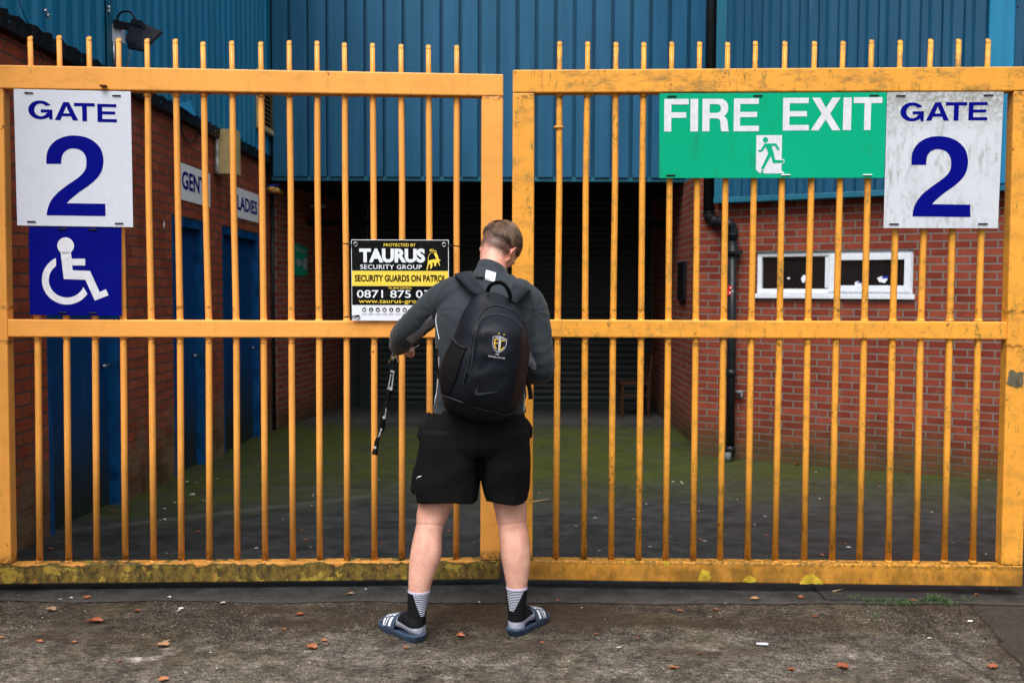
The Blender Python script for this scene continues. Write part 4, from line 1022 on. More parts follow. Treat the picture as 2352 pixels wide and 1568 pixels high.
# ================================================================ PERSON
def skin_mat():
    t = NT('skin'); p = t.pos()
    n1 = t.noise(p, 9, 4)
    c = t.mix(t.mr(n1, .3, .7), (.66, .35, .26), (.77, .45, .345))
    c = t.mix(t.mr(t.noise(p, 120, 3), .55, .66, 0, .35), c, (.42, .17, .12))
    c = t.mix(t.mr(t.noise(p, 26, 4, .65), .42, .68, 0, .45), c, (.56, .25, .19))
    at = t.n('ShaderNodeAttribute', attribute_name='stubble'); ar = t.n('ShaderNodeAttribute', attribute_name='flush')
    c = t.mix(t.ma('MULTIPLY', ar.outputs['Fac'], .55), c, (.62, .16, .10))
    st = t.ma('MULTIPLY', at.outputs['Fac'], t.mr(t.noise(t.mp(p, (1, 1, .5)), 420, 2, .6), .30, .62, .55, 1))
    c = t.mix(st, c, (.038, .020, .015))
    t.b.inputs['Subsurface Weight'].default_value = .12; t.b.inputs['Subsurface Radius'].default_value = (.012, .005, .003)
    return t.out(c, .48, t.bump(t.noise(p, 250, 3), .15, .001))
M_SKIN = skin_mat()
def cloth_mat(name, c0, c1, rough=.8, spec=.3, sheen=.2, wr=.5, sc=(9, 9, 5)):
    t = NT(name); p = t.pos()
    c = t.mix(t.noise(p, 6, 3), c0, c1)
    w_ = t.noise(t.mp(p, sc, (0, 0, 0), (.3, .5, .2)), 1, 3, .5, .8)
    h = t.ma('ADD', t.ma('MULTIPLY', w_, 1.0), t.ma('MULTIPLY', t.noise(p, 700, 2), .02))
    return t.out(c, rough, t.bump(h, wr, .03), None, spec, sheen)
M_TOP = cloth_mat('slate_grey_jersey', (.021, .028, .035), (.030, .039, .048), .75, .18, .10, .25)
M_TOPD = cloth_mat('lilac_grey_jersey', (.20, .19, .225), (.25, .235, .275), .7)
M_SHORT = cloth_mat('black_shorts_fabric', (.0045, .0045, .0052), (.007, .007, .008), .8, .12, .0, .3)
M_PACK = cloth_mat('black_ripstop_fabric', (.0032, .0050, .0095), (.0058, .0082, .0145), .5, .22, .0, .30, (7, 7, 7))
M_PACKD = cloth_mat('black_mesh_fabric', (.0045, .0045, .005), (.007, .007, .008), .8, .12, .0)
M_STRAP = cloth_mat('charcoal_strap_fabric', (.009, .012, .018), (.014, .018, .026), .75, .2, .05)
M_PIPING = simple('white_piping', (.75, .77, .82), .6)
M_SLIDE = simple('navy_rubber', (.048, .075, .120), .6, 0, .15, 20)
M_GOLD = simple('gold_print', (.75, .48, .06), .5); M_SILV = simple('silver_print', (.42, .45, .50), .45)
M_SEAM = simple('seam_cord', (.022, .024, .030), .5)
M_SWOOSH = simple('dark_grey_print', (.035, .042, .055), .5)
M_HAIR = None

def oval(pl, pr, py, Y, hd, n=30, e=2.3, dy=0.0, sc=1.0):
    L_, R_ = P(pl, py, Y), P(pr, py, Y); c = (L_ + R_) / 2; a_ = (R_ - L_).length / 2 * sc; b_ = hd * sc
    ux = (R_ - L_).normalized(); uy = Vector((0, 1, 0)); out = []
    for i in range(n):
        t_ = 2 * math.pi * i / n; ct, st = math.cos(t_), math.sin(t_)
        out.append(c + ux * a_ * math.copysign(abs(ct) ** (2/e), ct) + uy * b_ * math.copysign(abs(st) ** (2/e), st))
    return out
def shrink_caps(rings):
    """round the two ends of a loft"""
    def sc_(r, f, d):
        c = sum(r, Vector()) / len(r); return [c + (p - c) * f + d for p in r]
    return rings
TORSO = [(996,1206,948,4.20,.118),(1000,1207,915,4.20,.113),(1004,1210,870,4.20,.110),(1002,1216,820,4.205,.116),(999,1224,775,4.215,.124),
         (1000,1232,735,4.225,.130),(1006,1236,705,4.235,.128),(1018,1226,680,4.25,.118),(1040,1210,660,4.265,.104),(1066,1192,643,4.28,.085),(1086,1178,630,4.30,.070)]
LARM = [(1050,676,4.25,.078),(1022,690,4.265,.078),(998,706,4.285,.072),(972,728,4.315,.065),(948,750,4.35,.060),(931,768,4.40,.058),(924,777,4.48,.055),(921,787,4.57,.049),(915,794,4.64,.041)]
RARM = [(1188,682,4.25,.080),(1211,698,4.25,.074),(1224,722,4.245,.067),(1231,758,4.235,.062),(1236,800,4.225,.060),(1242,835,4.225,.057),(1240,850,4.25,.055),(1230,856,4.34,.050),(1218,853,4.46,.044),(1211,848,4.56,.037)]
LLEG = [(1000,1098,1000,4.23,.095),(975,1086,1050,4.23,.098),(968,1062,1100,4.225,.090),(965,1046,1141,4.22,.080),(960,1034,1175,4.215,.070),(955.5,1021,1205,4.205,.062),(950,1015,1230,4.195,.062),
        (944,1014,1259,4.185,.066),(940.5,1011,1285,4.175,.064),(939,1003,1308,4.165,.058),(938,994,1332,4.155,.051),(938,988,1353,4.15,.046),(937.5,982,1380,4.145,.042),(937,978,1411,4.14,.042),(938,977,1440,4.14,.046),(944,976,1462,4.14,.045)]
RLEG = [(1104,1198,1000,4.24,.095),(1108,1212,1050,4.25,.098),(1118,1211,1100,4.25,.090),(1128.5,1208.5,1141,4.25,.080),(1137,1209,1175,4.25,.070),(1143,1210.5,1205,4.245,.062),(1147,1214.5,1230,4.235,.062),
        (1149.5,1218,1262,4.225,.066),(1153,1218,1290,4.215,.062),(1158,1215,1318,4.21,.054),(1163,1211,1345,4.205,.046),(1165,1208,1375,4.20,.042),(1167,1205.5,1403,4.20,.041),(1168,1204.5,1430,4.205,.045),(1170,1203,1450,4.205,.044)]
def arm(bm, ch, extra=0.0, cut=None, rscale=1.0, n=20):
    ch = ch[:cut] if cut else ch
    pts = cat_rom([P(a_, b_, c_) for a_, b_, c_, r in ch], 4)
    rr = []
    for i in range(len(pts)):
        f_ = i / 4; k = min(int(f_), len(ch) - 2); rr.append(lerp(ch[k][3], ch[k+1][3], f_ - k) * rscale + extra)
    tube(bm, pts, rr, n, round_ends=True)
def leg(bm, lst, extra=0.0, sl=slice(None), n=26):
    rings = []
    src = lst[sl]
    # catmull between rings
    big = []
    for i in range(len(src) - 1):
        for j in range(3):
            t_ = j / 3; p0, p1, p2, p3 = src[max(i-1, 0)], src[i], src[i+1], src[min(i+2, len(src)-1)]
            big.append([.5*((2*b_)+(c_-a_)*t_+(2*a_-5*b_+4*c_-d_)*t_*t_+(3*b_-a_-3*c_+d_)*t_**3) for a_, b_, c_, d_ in zip(p0, p1, p2, p3)])
    big.append(list(src[-1]))
    for pl, pr, py, Y, hd in big:
        ex_ = extra * F / Y; rings.append(oval(pl - ex_, pr + ex_, py, Y, hd + extra, n, 2.1))
    loft(bm, rings)
class Foot:
    def __init__(s, heel, toe):
        s.o = Vector((heel.x, heel.y, 0)); s.d = (toe - heel); s.d.z = 0; s.L = s.d.length; s.d.normalize(); s.n = Vector((s.d.y, -s.d.x, 0))
    def at(s, a_, b_, z): return s.o + s.d * a_ + s.n * b_ + Vector((0, 0, z))
FL = Foot(Vector((P(963, 1480, 4.085).x, 4.085, 0)), Vector((P(890, 1450, 4.275).x, 4.275, 0)))
FR = Foot(Vector((P(1178, 1466, 4.165).x, 4.165, 0)), Vector((P(1240, 1428, 4.375).x, 4.375, 0)))
PROF = [(.000,.014,.034,.060),(.010,.026,.030,.082),(.035,.033,.028,.100),(.070,.034,.030,.108),(.105,.035,.034,.100),(.140,.039,.030,.083),(.175,.045,.028,.066),(.205,.047,.027,.056),(.232,.042,.027,.048),(.252,.028,.028,.040),(.258,.012,.030,.036)]
def foot_shell(bm, ft, extra=0.0, n=20):
    rings = []
    for s_, hw, z0, z1 in PROF:
        c = (z0 + z1) / 2; h = (z1 - z0) / 2 + extra; w_ = hw + extra
        rings.append([ft.at(s_ + (extra if s_ > .25 else (-extra if s_ == 0 else 0)), w_ * math.cos(2*math.pi*i/n), c + h * math.sin(2*math.pi*i/n)) for i in range(n)])
    loft(bm, rings)

HM = Matrix.Translation(P(1151, 565, 4.42)) @ Matrix.Rotation(R(-36), 4, 'Z') @ Matrix.Rotation(R(-36), 4, 'X') @ Matrix.Rotation(R(9), 4, 'Y')
# head space: +y is forward (face), +z up, +x to the figure's right
def head(bm):
    ball(bm, (0, -.010, .015), (.0765, .094, .088), HM, 32, 20)          # cranium
    ball(bm, (0, -.040, -.022), (.064, .052, .062), HM, 24, 16)          # occiput
    ball(bm, (0, .028, -.030), (.064, .060, .072), HM, 24, 16)           # mid face
    ball(bm, (0, .040, -.078), (.046, .042, .040), HM, 24, 16)           # jaw
    ball(bm, (0, .062, -.103), (.022, .020, .016), HM)                   # chin
    ball(bm, (0, .078, .022), (.050, .014, .016), HM)                    # brow
    for s_ in (-1, 1):
        ball(bm, (s_ * .050, .015, -.070), (.016, .034, .036), HM)       # jaw corner
        ball(bm, (s_ * .036, .068, -.030), (.020, .016, .016), HM)       # cheek
        ball(bm, (s_ * .030, .078, .000), (.0135, .012, .0115), HM)      # eye bulge
    pts = [HM @ Vector(q) for q in ((0, .080, .012), (0, .093, -.012), (0, .104, -.030), (0, .090, -.038))]
    tube(bm, pts, [.007, .009, .012, .008], 12, round_ends=True)
    for z in (-.062, -.072): tube(bm, [HM @ Vector(q) for q in ((-.022, .074, z), (0, .083, z), (.022, .074, z))], [.004, .0062, .004], 10, round_ends=True)
    for s_ in (-1, 1):                                                     # ears: rim, lobe and bowl
        E = HM @ Matrix.Translation(Vector((s_ * .079, .002, -.034))) @ Matrix.Rotation(R(12), 4, 'X') @ Matrix.Rotation(R(s_ * 22), 4, 'Z')
        rim = [E @ Vector((s_ * (.006 + .006 * math.sin(a_)), .017 * math.cos(a_) - .004, .031 * math.sin(a_))) for a_ in [R(q) for q in range(-110, 200, 18)]]
        tube(bm, rim, .0048, 10, round_ends=True)
        ball(bm, (s_ * .001, -.001, 0), (.0055, .014, .026), E); ball(bm, (s_ * .003, .006, -.028), (.005, .008, .009), E)
def neck(bm, extra=0.0):
    a_ = HM @ Vector((0, -.022, -.045)); b_ = P(1131, 622, 4.335); c_ = P(1128, 650, 4.30)
    tube(bm, [a_, a_.lerp(b_, .5) + Vector((0, .005, 0)), b_, c_], [.060 + extra, .058 + extra, .062 + extra, .072 + extra], 22, round_ends=True)

def hand(bm, wrist, fwd, pn, curl=35, side=1, spread=.0):
    """five unequal fingers; pn = direction the back of the hand faces; side = +1 thumb towards fwd x pn"""
    fwd = fwd.normalized(); pn = (pn - fwd * pn.dot(fwd)).normalized(); lat = fwd.cross(pn) * side
    rings = []
    for s_, w_, h_ in ((-.01,.026,.020),(.015,.029,.018),(.045,.039,.016),(.075,.042,.0145),(.090,.040,.012),(.094,.036,.008)):
        rings.append([wrist + fwd * s_ + lat * w_ * math.copysign(abs(math.cos(t_)) ** .8, math.cos(t_)) + pn * h_ * math.sin(t_) for t_ in [2*math.pi*i/18 for i in range(18)]])
    loft(bm, rings)
    for k, (off, ln, r_) in enumerate(((.031,.070,.0088),(.0105,.079,.0092),(-.0105,.073,.0088),(-.030,.058,.0078))):
        p0 = wrist + fwd * .082 + lat * off; d = fwd.copy(); pts = [p0 - fwd * .015, p0]; an = curl * (.55 + .08 * k)
        for seg in (.44, .31, .25):
            m_ = Matrix.Rotation(R(an), 3, lat if (fwd.cross(pn).dot(lat)) > 0 else -lat)
            d1 = Matrix.Rotation(R(-an), 3, fwd.cross(pn)) @ d
            d2 = Matrix.Rotation(R(an), 3, fwd.cross(pn)) @ d
            d = d1 if d1.dot(pn) < d2.dot(pn) else d2
            pts.append(pts[-1] + d * ln * seg); an = curl * 1.0
        tube(bm, pts, [r_, r_ * 1.05, r_, r_ * .92, r_ * .78], 10, round_ends=True)
    t0 = wrist + fwd * .022 + lat * .022 - pn * .006
    t1 = t0 + (fwd * .7 + lat * .75 - pn * .15).normalized() * .040
    t2 = t1 + (fwd * .9 + lat * .15 - pn * .45).normalized() * .032
    t3 = t2 + (fwd * .8 - lat * .15 - pn * .6).normalized() * .026
    tube(bm, [t0, t1, t2, t3], [.014, .0115, .0100, .0085], 10, round_ends=True)

LW = P(912, 797, 4.645); RWr = P(1211, 847, 4.58)
bm = BM()
trings = [oval(a_ + 8, b_ - 8, c_, d_, e_ - .014) for a_, b_, c_, d_, e_ in TORSO]
loft(bm, trings); ball(bm, P(1095, 985, 4.215), (.155, .105, .10)); neck(bm); head(bm)
arm(bm, LARM, -.012); arm(bm, RARM, -.012)
tube(bm, [P(924, 782, 4.54), LW], [.034, .026], 14, round_ends=True); tube(bm, [P(1222, 853, 4.44), RWr], [.032, .025], 14, round_ends=True)
leg(bm, LLEG); leg(bm, RLEG); foot_shell(bm, FL); foot_shell(bm, FR)
hand(bm, LW + Vector((-.012, 0, .006)), Vector((.50, .78, -.06)), Vector((.0, -.25, 1)), 34, -1)
hand(bm, RWr, Vector((-.22, .9, .12)), Vector((.9, .1, .4)), 40, 1)
me = remesh(bm, .0052, 3)
at1 = me.attributes.new('stubble', 'FLOAT', 'POINT'); at2 = me.attributes.new('flush', 'FLOAT', 'POINT')
HMi = HM.inverted()
NR = [v.normal.copy() for v in me.vertices]
for v, n_ in zip(me.vertices, NR):
    if v.co.z < .9 and v.co.z > .3:
        px, py = proj(v.co)
        if n_.y < .2:
            for cx_, cy_, sl_ in ((985, 1205, .05), (1177, 1203, -.12)):
                if abs(px - cx_) < 45:
                    d_ = py - (cy_ + (px - cx_) * sl_)
                    v.co -= n_ * (.0020 * math.exp(-(d_ / 2.6) ** 2) + .0035 * math.exp(-((d_ + 18) / 16) ** 2) * math.exp(-((px - cx_) / 16) ** 2))
                    v.co += n_ * (.0065 * math.exp(-((d_ - 55) / 30) ** 2) * (math.exp(-((px - cx_ + 14) / 11) ** 2) + math.exp(-((px - cx_ - 17) / 11) ** 2)))
                    v.co += n_ * (.005 * math.exp(-((d_ + 26) / 22) ** 2) * (math.exp(-((px - cx_ + 24) / 9) ** 2) + math.exp(-((px - cx_ - 24) / 9) ** 2)))
v1 = []; v2 = []
def sstep(a_, b_, x): 
    t_ = max(0, min(1, (x - a_) / (b_ - a_))); return t_ * t_ * (3 - 2 * t_)
for v in me.vertices:
    q = HMi @ v.co; s_ = 0; f_ = 0
    if q.length < .17:
        ear = abs(q.x) > .0765
        # fade rises from the nape; face and ears stay bare
        line = -.080 if q.y < -.02 else lerp(-.080, .02, sstep(-.02, .045, q.y))
        wob = .010 * noise.noise(q * 30)
        s_ = sstep(line, line + .040, q.z + wob) * (1 - sstep(.040, .052, q.y) * (1 if q.z < .055 else 0))
        if ear: s_ = 0; f_ = .9
        s_ = min(1, s_ * 1.15)
        f_ = max(f_, .45 * sstep(-.02, -.10, q.z))
    elif v.co.z > 1.40 and abs(v.co.x) < .3: f_ = .75
    elif v.co.z > 1.0: f_ = .65
    else: f_ = .10 + .15 * max(0, noise.noise(v.co * 5))
    v1.append(s_); v2.append(f_)
at1.data.foreach_set('value', v1); at2.data.foreach_set('value', v2)
person = link('person', me, M_SKIN, None, True)
tag(person, 'person in grey top, black shorts, striped socks and slides, back turned, unlocking the gate', 'person')

def fold(me, amp, fn):
    """push cloth in and out along its normals"""
    for v in me.vertices: pass
    nr = [v.normal.copy() for v in me.vertices]
    for v, n_ in zip(me.vertices, nr): v.co += n_ * fn(v.co) * amp
    me.update()
# ---- training top
bm = BM(); loft(bm, [oval(a_, b_, c_, d_, e_) for a_, b_, c_, d_, e_ in TORSO])
arm(bm, LARM, .003); arm(bm, RARM, .003)
tube(bm, [P(1120, 668, 4.28), P(1127, 648, 4.30), P(1131, 634, 4.315)], [.115, .092, .078], 24, round_ends=False)
me = remesh(bm, .0055, 4)
eL = P(931, 768, 4.40); eR = P(1242, 840, 4.225)
def topfold(c):
    s_ = .35 * noise.noise(Vector((c.x * 9, c.y * 6, c.z * 5)))
    for e_, ax in ((eL, Vector((-.45, .35, -.55))), (eR, Vector((.0, .5, -.8)))):
        d_ = (c - e_).length
        if d_ < .24:
            k = 1 - d_ / .24; ph = (c - e_).dot(ax.normalized()) * 150 + 2.4 * noise.noise(c * 9)
            s_ += k * (.9 * (1 - abs(math.sin(ph * .5))) ** 1.0) * (.6 + .6 * noise.noise(c * 14 + Vector((3, 1, 0)))) 
    # creases running from the armpits and gathering over the hem
    px, py = proj(c)
    if c.y < 4.25:
        for ax_, ay_ in ((1000, 718), (1228, 716)):
            r_ = math.hypot(px - ax_, py - ay_)
            if r_ < 110: s_ += .22 * (1 - r_ / 110) * math.sin(math.atan2(py - ay_, px - ax_) * 9 + 1.2 * noise.noise(c * 8))
        if py > 880: s_ += .5 * math.sin((py * .16) + 3 * noise.noise(Vector((c.x * 9, 0, c.z * 3)))) * min(1, (py - 880) / 40)
    return s_
fold(me, .0066, topfold)
def inpoly(x, y, pl):
    r_ = False; j = len(pl) - 1
    for i in range(len(pl)):
        if (pl[i][1] > y) != (pl[j][1] > y) and x < (pl[j][0]-pl[i][0])*(y-pl[i][1])/(pl[j][1]-pl[i][1])+pl[i][0]: r_ = not r_
        j = i
    return r_
LPAN = [(992,722),(999,748),(978,758),(966,774),(945,790),(931,778),(960,758)]; RPAN = [(1207,800),(1216,800),(1232,838),(1233,848),(1224,848),(1205,832)]
for m_ in (M_TOP, M_TOPD): me.materials.append(m_)
for p_ in me.polygons:
    x_, y_ = proj(p_.center)
    if inpoly(x_, y_, LPAN) or inpoly(x_, y_, RPAN): p_.material_index = 1
top = bpy.data.objects.new('training_top', me); C.objects.link(top); top.parent = person
# collar
bm = BM(); rings = []
cc = [(P(1130, 640, 4.305), .084, .070), (P(1130, 632, 4.315), .076, .066), (P(1131, 622, 4.33), .0705, .065), (P(1132, 615, 4.34), .0685, .066)]
tl = Matrix.Rotation(R(-27), 3, 'X') @ Matrix.Rotation(R(20), 3, 'Y')
for c_, ra, rb_ in cc:
    rings.append([c_ + tl @ Vector((ra * math.cos(t_), rb_ * math.sin(t_) * 1.05, 0)) for t_ in [2*math.pi*i/36 for i in range(36)]])
for c_, ra, rb_ in reversed(cc):
    rings.append([c_ + tl @ Vector(((ra - .006) * math.cos(t_), (rb_ - .006) * math.sin(t_) * 1.05, -.001)) for t_ in [2*math.pi*i/36 for i in range(36)]])
loft(bm, rings, cap=False)
obj('collar', bm, M_TOP, top, True)
# ray-cast helper to lay trims on the clothes
def hit(o, px, py, lift=.003):
    d = ray(px, py).normalized(); ok, loc, nn, _ = o.ray_cast(CO, d)
    return (loc - d * lift) if ok else None
bpy.context.view_layer.update()
col_o = bpy.data.objects['collar']
def hit2(px, py, lift=.003, objs=None):
    best = None
    for o in (objs or (top, col_o)):
        h = hit(o, px, py, lift)
        if h is not None and (best is None or (h - CO).length < (best - CO).length): best = h
    return best
bm = BM(); g_ = {}
for i in range(9):
    for j in range(9):
        u, v = i / 8, j / 8; x_ = lerp(lerp(1116.5, 1139.5, u), lerp(1113.5, 1136, u), v); y_ = lerp(lerp(619.5, 626, u), lerp(642.5, 648, u), v)
        h = hit2(x_, y_, .0035); g_[i, j] = bm.verts.new(h if h is not None else P(x_, y_, 4.24))
for i in range(8):
    for j in range(8): bm.faces.new([g_[i,j], g_[i+1,j], g_[i+1,j+1], g_[i,j+1]])
obj('nape_patch', bm, M_PIPING, top, True)
def trim(name, pxs, m, r_=.0022, o=top, par=top, lift=.0, objs=None):
    pts = [hit2(x, y, lift, objs or (o,)) for x, y in [(p.x, p.y) for p in cat_rom([Vector((a_, b_, 0)) for a_, b_ in pxs], 6)]]
    pts = [p for p in pts if p is not None]
    if len(pts) < 2: return
    bm = BM(); tube(bm, pts, r_, 8); obj(name, bm, m, par, True)
trim('piping', [(1003, 720), (1001, 735), (1003, 750), (1006, 765), (1009, 780)], M_PIPING, .0016)
trim('piping', [(1008, 820), (1008, 840), (1006, 870), (1003, 900), (998, 925), (996, 944)], M_PIPING, .0020)
trim('piping', [(1205, 905), (1204, 925), (1203, 944)], M_PIPING, .0018)
trim('seam', [(1060, 640), (1030, 652), (1010, 672), (1000, 700), (999, 720)], M_SHORT, .0010)
trim('seam', [(1200, 660), (1215, 680), (1224, 705), (1224, 730)], M_SHORT, .0010)
trim('seam', [(999, 936), (1020, 938), (1060, 939)], M_SHORT, .0009)
# ---- shorts
bm = BM()
SH = [(1000,1203,936,4.20,.121),(990,1209,960,4.20,.128),(978,1215,990,4.205,.136),(972,1218,1020,4.205,.134),(970,1216,1042,4.205,.112)]
loft(bm, [oval(*q, n=40) for q in SH])
def shortleg(rows):
    loft(bm, [oval(a_, b_, c_, d_, e_, 34, 2.5) for a_, b_, c_, d_, e_ in rows])
shortleg([(972,1103,985,4.205,.125),(964,1105,1020,4.21,.134),(955,1107,1070,4.215,.130),(951,1104,1100,4.215,.124),(954,1101,1125,4.215,.118),(958,1098,1134,4.215,.112)])
shortleg([(1098,1215,985,4.21,.125),(1100,1218,1020,4.22,.134),(1103,1218,1070,4.225,.130),(1106,1217,1100,4.23,.122),(1111,1214,1122,4.235,.115),(1114,1211,1134,4.235,.108)])
# pocket flares
tube(bm, [P(985, 952, 4.20), P(974, 980, 4.18), P(969, 1000, 4.18), P(977, 1018, 4.20)], [.014, .022, .02, .012], 12, round_ends=True)
tube(bm, [P(1208, 965, 4.22), P(1217, 985, 4.22), P(1219, 1002, 4.23)], [.010, .012, .008], 12, round_ends=True)
tube(bm, [P(960, 1075, 4.27), P(954, 1100, 4.28), P(952, 1124, 4.28)], [.02, .022, .016], 12, round_ends=True)
me = remesh(bm, .0045, 1)
def shfold(c):
    px, py = proj(c)
    return .8 * math.sin((px * .035 + py * .055) + 2.6 * noise.noise(c * 5)) * .6 + .6 * noise.noise(Vector((c.x * 11, c.y * 5, c.z * 7))) - 1.6 * math.exp(-((px - 1104) / 7) ** 2) * (1 if 960 < py < 1110 else 0)
fold(me, .0060, shfold)
shorts = link('shorts', me, M_SHORT, None, True); shorts.parent = person
for rows, ph in (([(953,1102.5,1104,4.215,.124),(952.5,1100.5,1120,4.215,.121),(955,1098.5,1132,4.215,.119),(957.5,1097,1141,4.215,.118),(957.5,1096.5,1145,4.215,.117)], 0),
                 ([(1105,1217.5,1104,4.23,.122),(1109,1216,1120,4.235,.118),(1112.5,1213.5,1132,4.235,.115),(1116,1211.5,1141,4.235,.113),(1117,1211,1145,4.235,.112)], 2)):
    def wavy(q, k, n=72):
        rg0 = oval(*q, n, 2.5); c_ = sum(rg0, Vector()) / n
        return [c_ + (p - c_) * (1 + .016 * k * math.sin(i * 2 * math.pi / n * 9 + ph + 1.5 * math.sin(i * .2))) + Vector((0, 0, .004 * k * math.sin(i * 2 * math.pi / n * 3 + ph))) for i, p in enumerate(rg0)]
    outer = [wavy(q, .3 + .25 * i) for i, q in enumerate(rows)]
    inner = [[p + (sum(rg_, Vector()) / len(rg_) - p) * .035 for p in rg_] for rg_ in outer[::-1]]
    bm = BM(); loft(bm, outer + inner, cap=False); o = obj('hem', bm, M_SHORT, None, True); o.parent = shorts
bm = BM(); q = P(951, 1097, 4.16); bpy.context.view_layer.update()
pts = [hit(shorts, x, y, .001) for x, y in ((957, 1099), (960, 1095.5), (965, 1093.5), (968, 1093))]; pts = [p for p in pts if p is not None]
if len(pts) > 1:
    tube(bm, pts, [.0025, .003, .002, .001][:len(pts)], 6); obj('side_print', bm, M_PIPING, shorts, True)
# ---- socks
def sock_mat(name, mir):
    t = NT(name); p = t.pos(); s = t.sep(p); nrm_ = t.sep(t.normal())
    return t
def sock(lst, sl, ft, tri, name):
    t = NT('striped_black_sock'); p = t.pos(); s = t.sep(p); nn = t.sep(t.normal())
    (xa, xb, yt), (xc, xd, yb_) = tri          # top edge px x range, y ; bottom px x range, y
    Yc = lst[sl][0][3] - .045
    A0, A1 = P(xa, yt, Yc), P(xb, yt, Yc); B0, B1 = P(xc, yb_, Yc), P(xd, yb_, Yc)
    f_ = t.mr(s[2], A0.z, B0.z)
    lo_ = t.ma('GREATER_THAN', s[0], t.mr(s[2], A0.z, B0.z, A0.x, B0.x)); hi_ = t.ma('LESS_THAN', s[0], t.mr(s[2], A1.z, B1.z, A1.x, B1.x))
    zin = t.ma('MULTIPLY', t.ma('LESS_THAN', s[2], A0.z), t.ma('GREATER_THAN', s[2], B0.z))
    pitch = (A0.z - B0.z) / 12
    st = t.ma('LESS_THAN', t.ma('FRACT', t.ma('DIVIDE', t.ma('SUBTRACT', A0.z, s[2]), pitch)), .42)
    m_ = t.ma('MULTIPLY', t.ma('MULTIPLY', lo_, hi_), t.ma('MULTIPLY', t.ma('MULTIPLY', zin, st), t.ma('LESS_THAN', nn[1], .2)))
    knit = t.noise(t.mp(p, (1, 1, 3)), 300, 2)
    c = t.mix(m_, t.mix(knit, (.004, .004, .005), (.010, .010, .012)), (.62, .66, .78))
    ztop = P(960, lst[sl][0][2] + 12, Yc).z
    c = t.mix(t.ma('GREATER_THAN', s[2], ztop), c, (.46, .42, .56))
    # grey sole, heel and toe
    ax = t.ma('ADD', t.ma('MULTIPLY', t.ma('SUBTRACT', s[0], ft.o.x), ft.d.x), t.ma('MULTIPLY', t.ma('SUBTRACT', s[1], ft.o.y), ft.d.y))
    zl_ = t.ma('ADD', .060, t.ma('MULTIPLY', t.mr(ax, .02, .10), .010)); 
    gr = t.ma('MAXIMUM', t.ma('LESS_THAN', s[2], zl_), t.ma('GREATER_THAN', ax, .112))
    c = t.mix(gr, c, (.36, .38, .47))
    m = t.out(c, .85, t.bump(knit, .3, .002), None, .12)
    bm = BM(); leg(bm, lst, .0025, sl); foot_shell(bm, ft, .0028)
    me = remesh(bm, .0045, 3)
    o = link('sock', me, m, None, True); o.parent = person
    return o
sock(LLEG, slice(11, None), FL, ((948, 987, 1366), (967, 974, 1417)), 'sock')
sock(RLEG, slice(10, None), FR, ((1164, 1203, 1360), (1170, 1179, 1405)), 'sock')
# ---- slides
def slide(ft, lab):
    n = 30; out = []
    half = [(-.012,.0),(-.010,.018),(.0,.031),(.03,.040),(.08,.040),(.12,.042),(.17,.050),(.21,.053),(.245,.046),(.268,.028),(.276,.0)]
    L_ = [(a_, b_) for a_, b_ in half]; outline = cat_rom([Vector((a_, b_, 0)) for a_, b_ in L_[:-1]] + [Vector((a_, -b_, 0)) for a_, b_ in L_[:0:-1]], 4, True)
    bm = BM(); rings = []
    for z, k in ((.001, .90), (.006, .97), (.013, .96), (.015, 1.0), (.024, 1.01), (.029, 1.0), (.029, .94), (.024, .90), (.023, .3)):
        c_ = Vector((.13, 0, 0))
        rings.append([ft.at(c_.x + (p.x - c_.x) * k, p.y * k, z + (.006 * max(0, 1 - abs(p.x) / .05) if z > .012 else 0)) for p in outline])
    loft(bm, rings)
    so_ = obj('slide_sandal', bm, M_SLIDE, None, True); so_.parent = person
    bm = BM()
    def strap_pt(s_, an, lift):
        w_ = .0505 + lift - .008 * abs(s_ - .18) / .06; h = lerp(.094, .050, (s_ - .112) / .13) + lift
        ca, sa = math.cos(an), math.sin(an)
        return ft.at(s_ + .014 * (1 - sa) * (1 if s_ < .17 else -.6), w_ * math.copysign(abs(ca) ** .75, ca), .020 + (h - .020) * abs(sa) ** .75)
    S = [.112, .118, .14, .165, .19, .215, .232]; AN = [R(4 + 172 * i / 22) for i in range(23)]
    out_ = [[strap_pt(s_, a_, .006) for a_ in AN] for s_ in S]; in_ = [[strap_pt(s_, a_, .0) for a_ in AN] for s_ in S]
    loft(bm, out_ + in_[::-1] + [out_[0]], cap=False, closed=False)
    st = obj('strap', bm, M_SLIDE, so_, True)
    bm = BM()
    for s0 in (.132, .160, .188):
        for a0, a1 in ((10, 48), (56, 84), (96, 124), (132, 170)):
            aa = [R(lerp(a0, a1, i / 6)) for i in range(7)]
            loft(bm, [[strap_pt(s0 + ds, a_, .0078) for a_ in aa] for ds in (0, .008, .016)], cap=False, closed=False)
    obj('stripe', bm, M_PIPING, st, True)
slide(FL, ''); slide(FR, '')
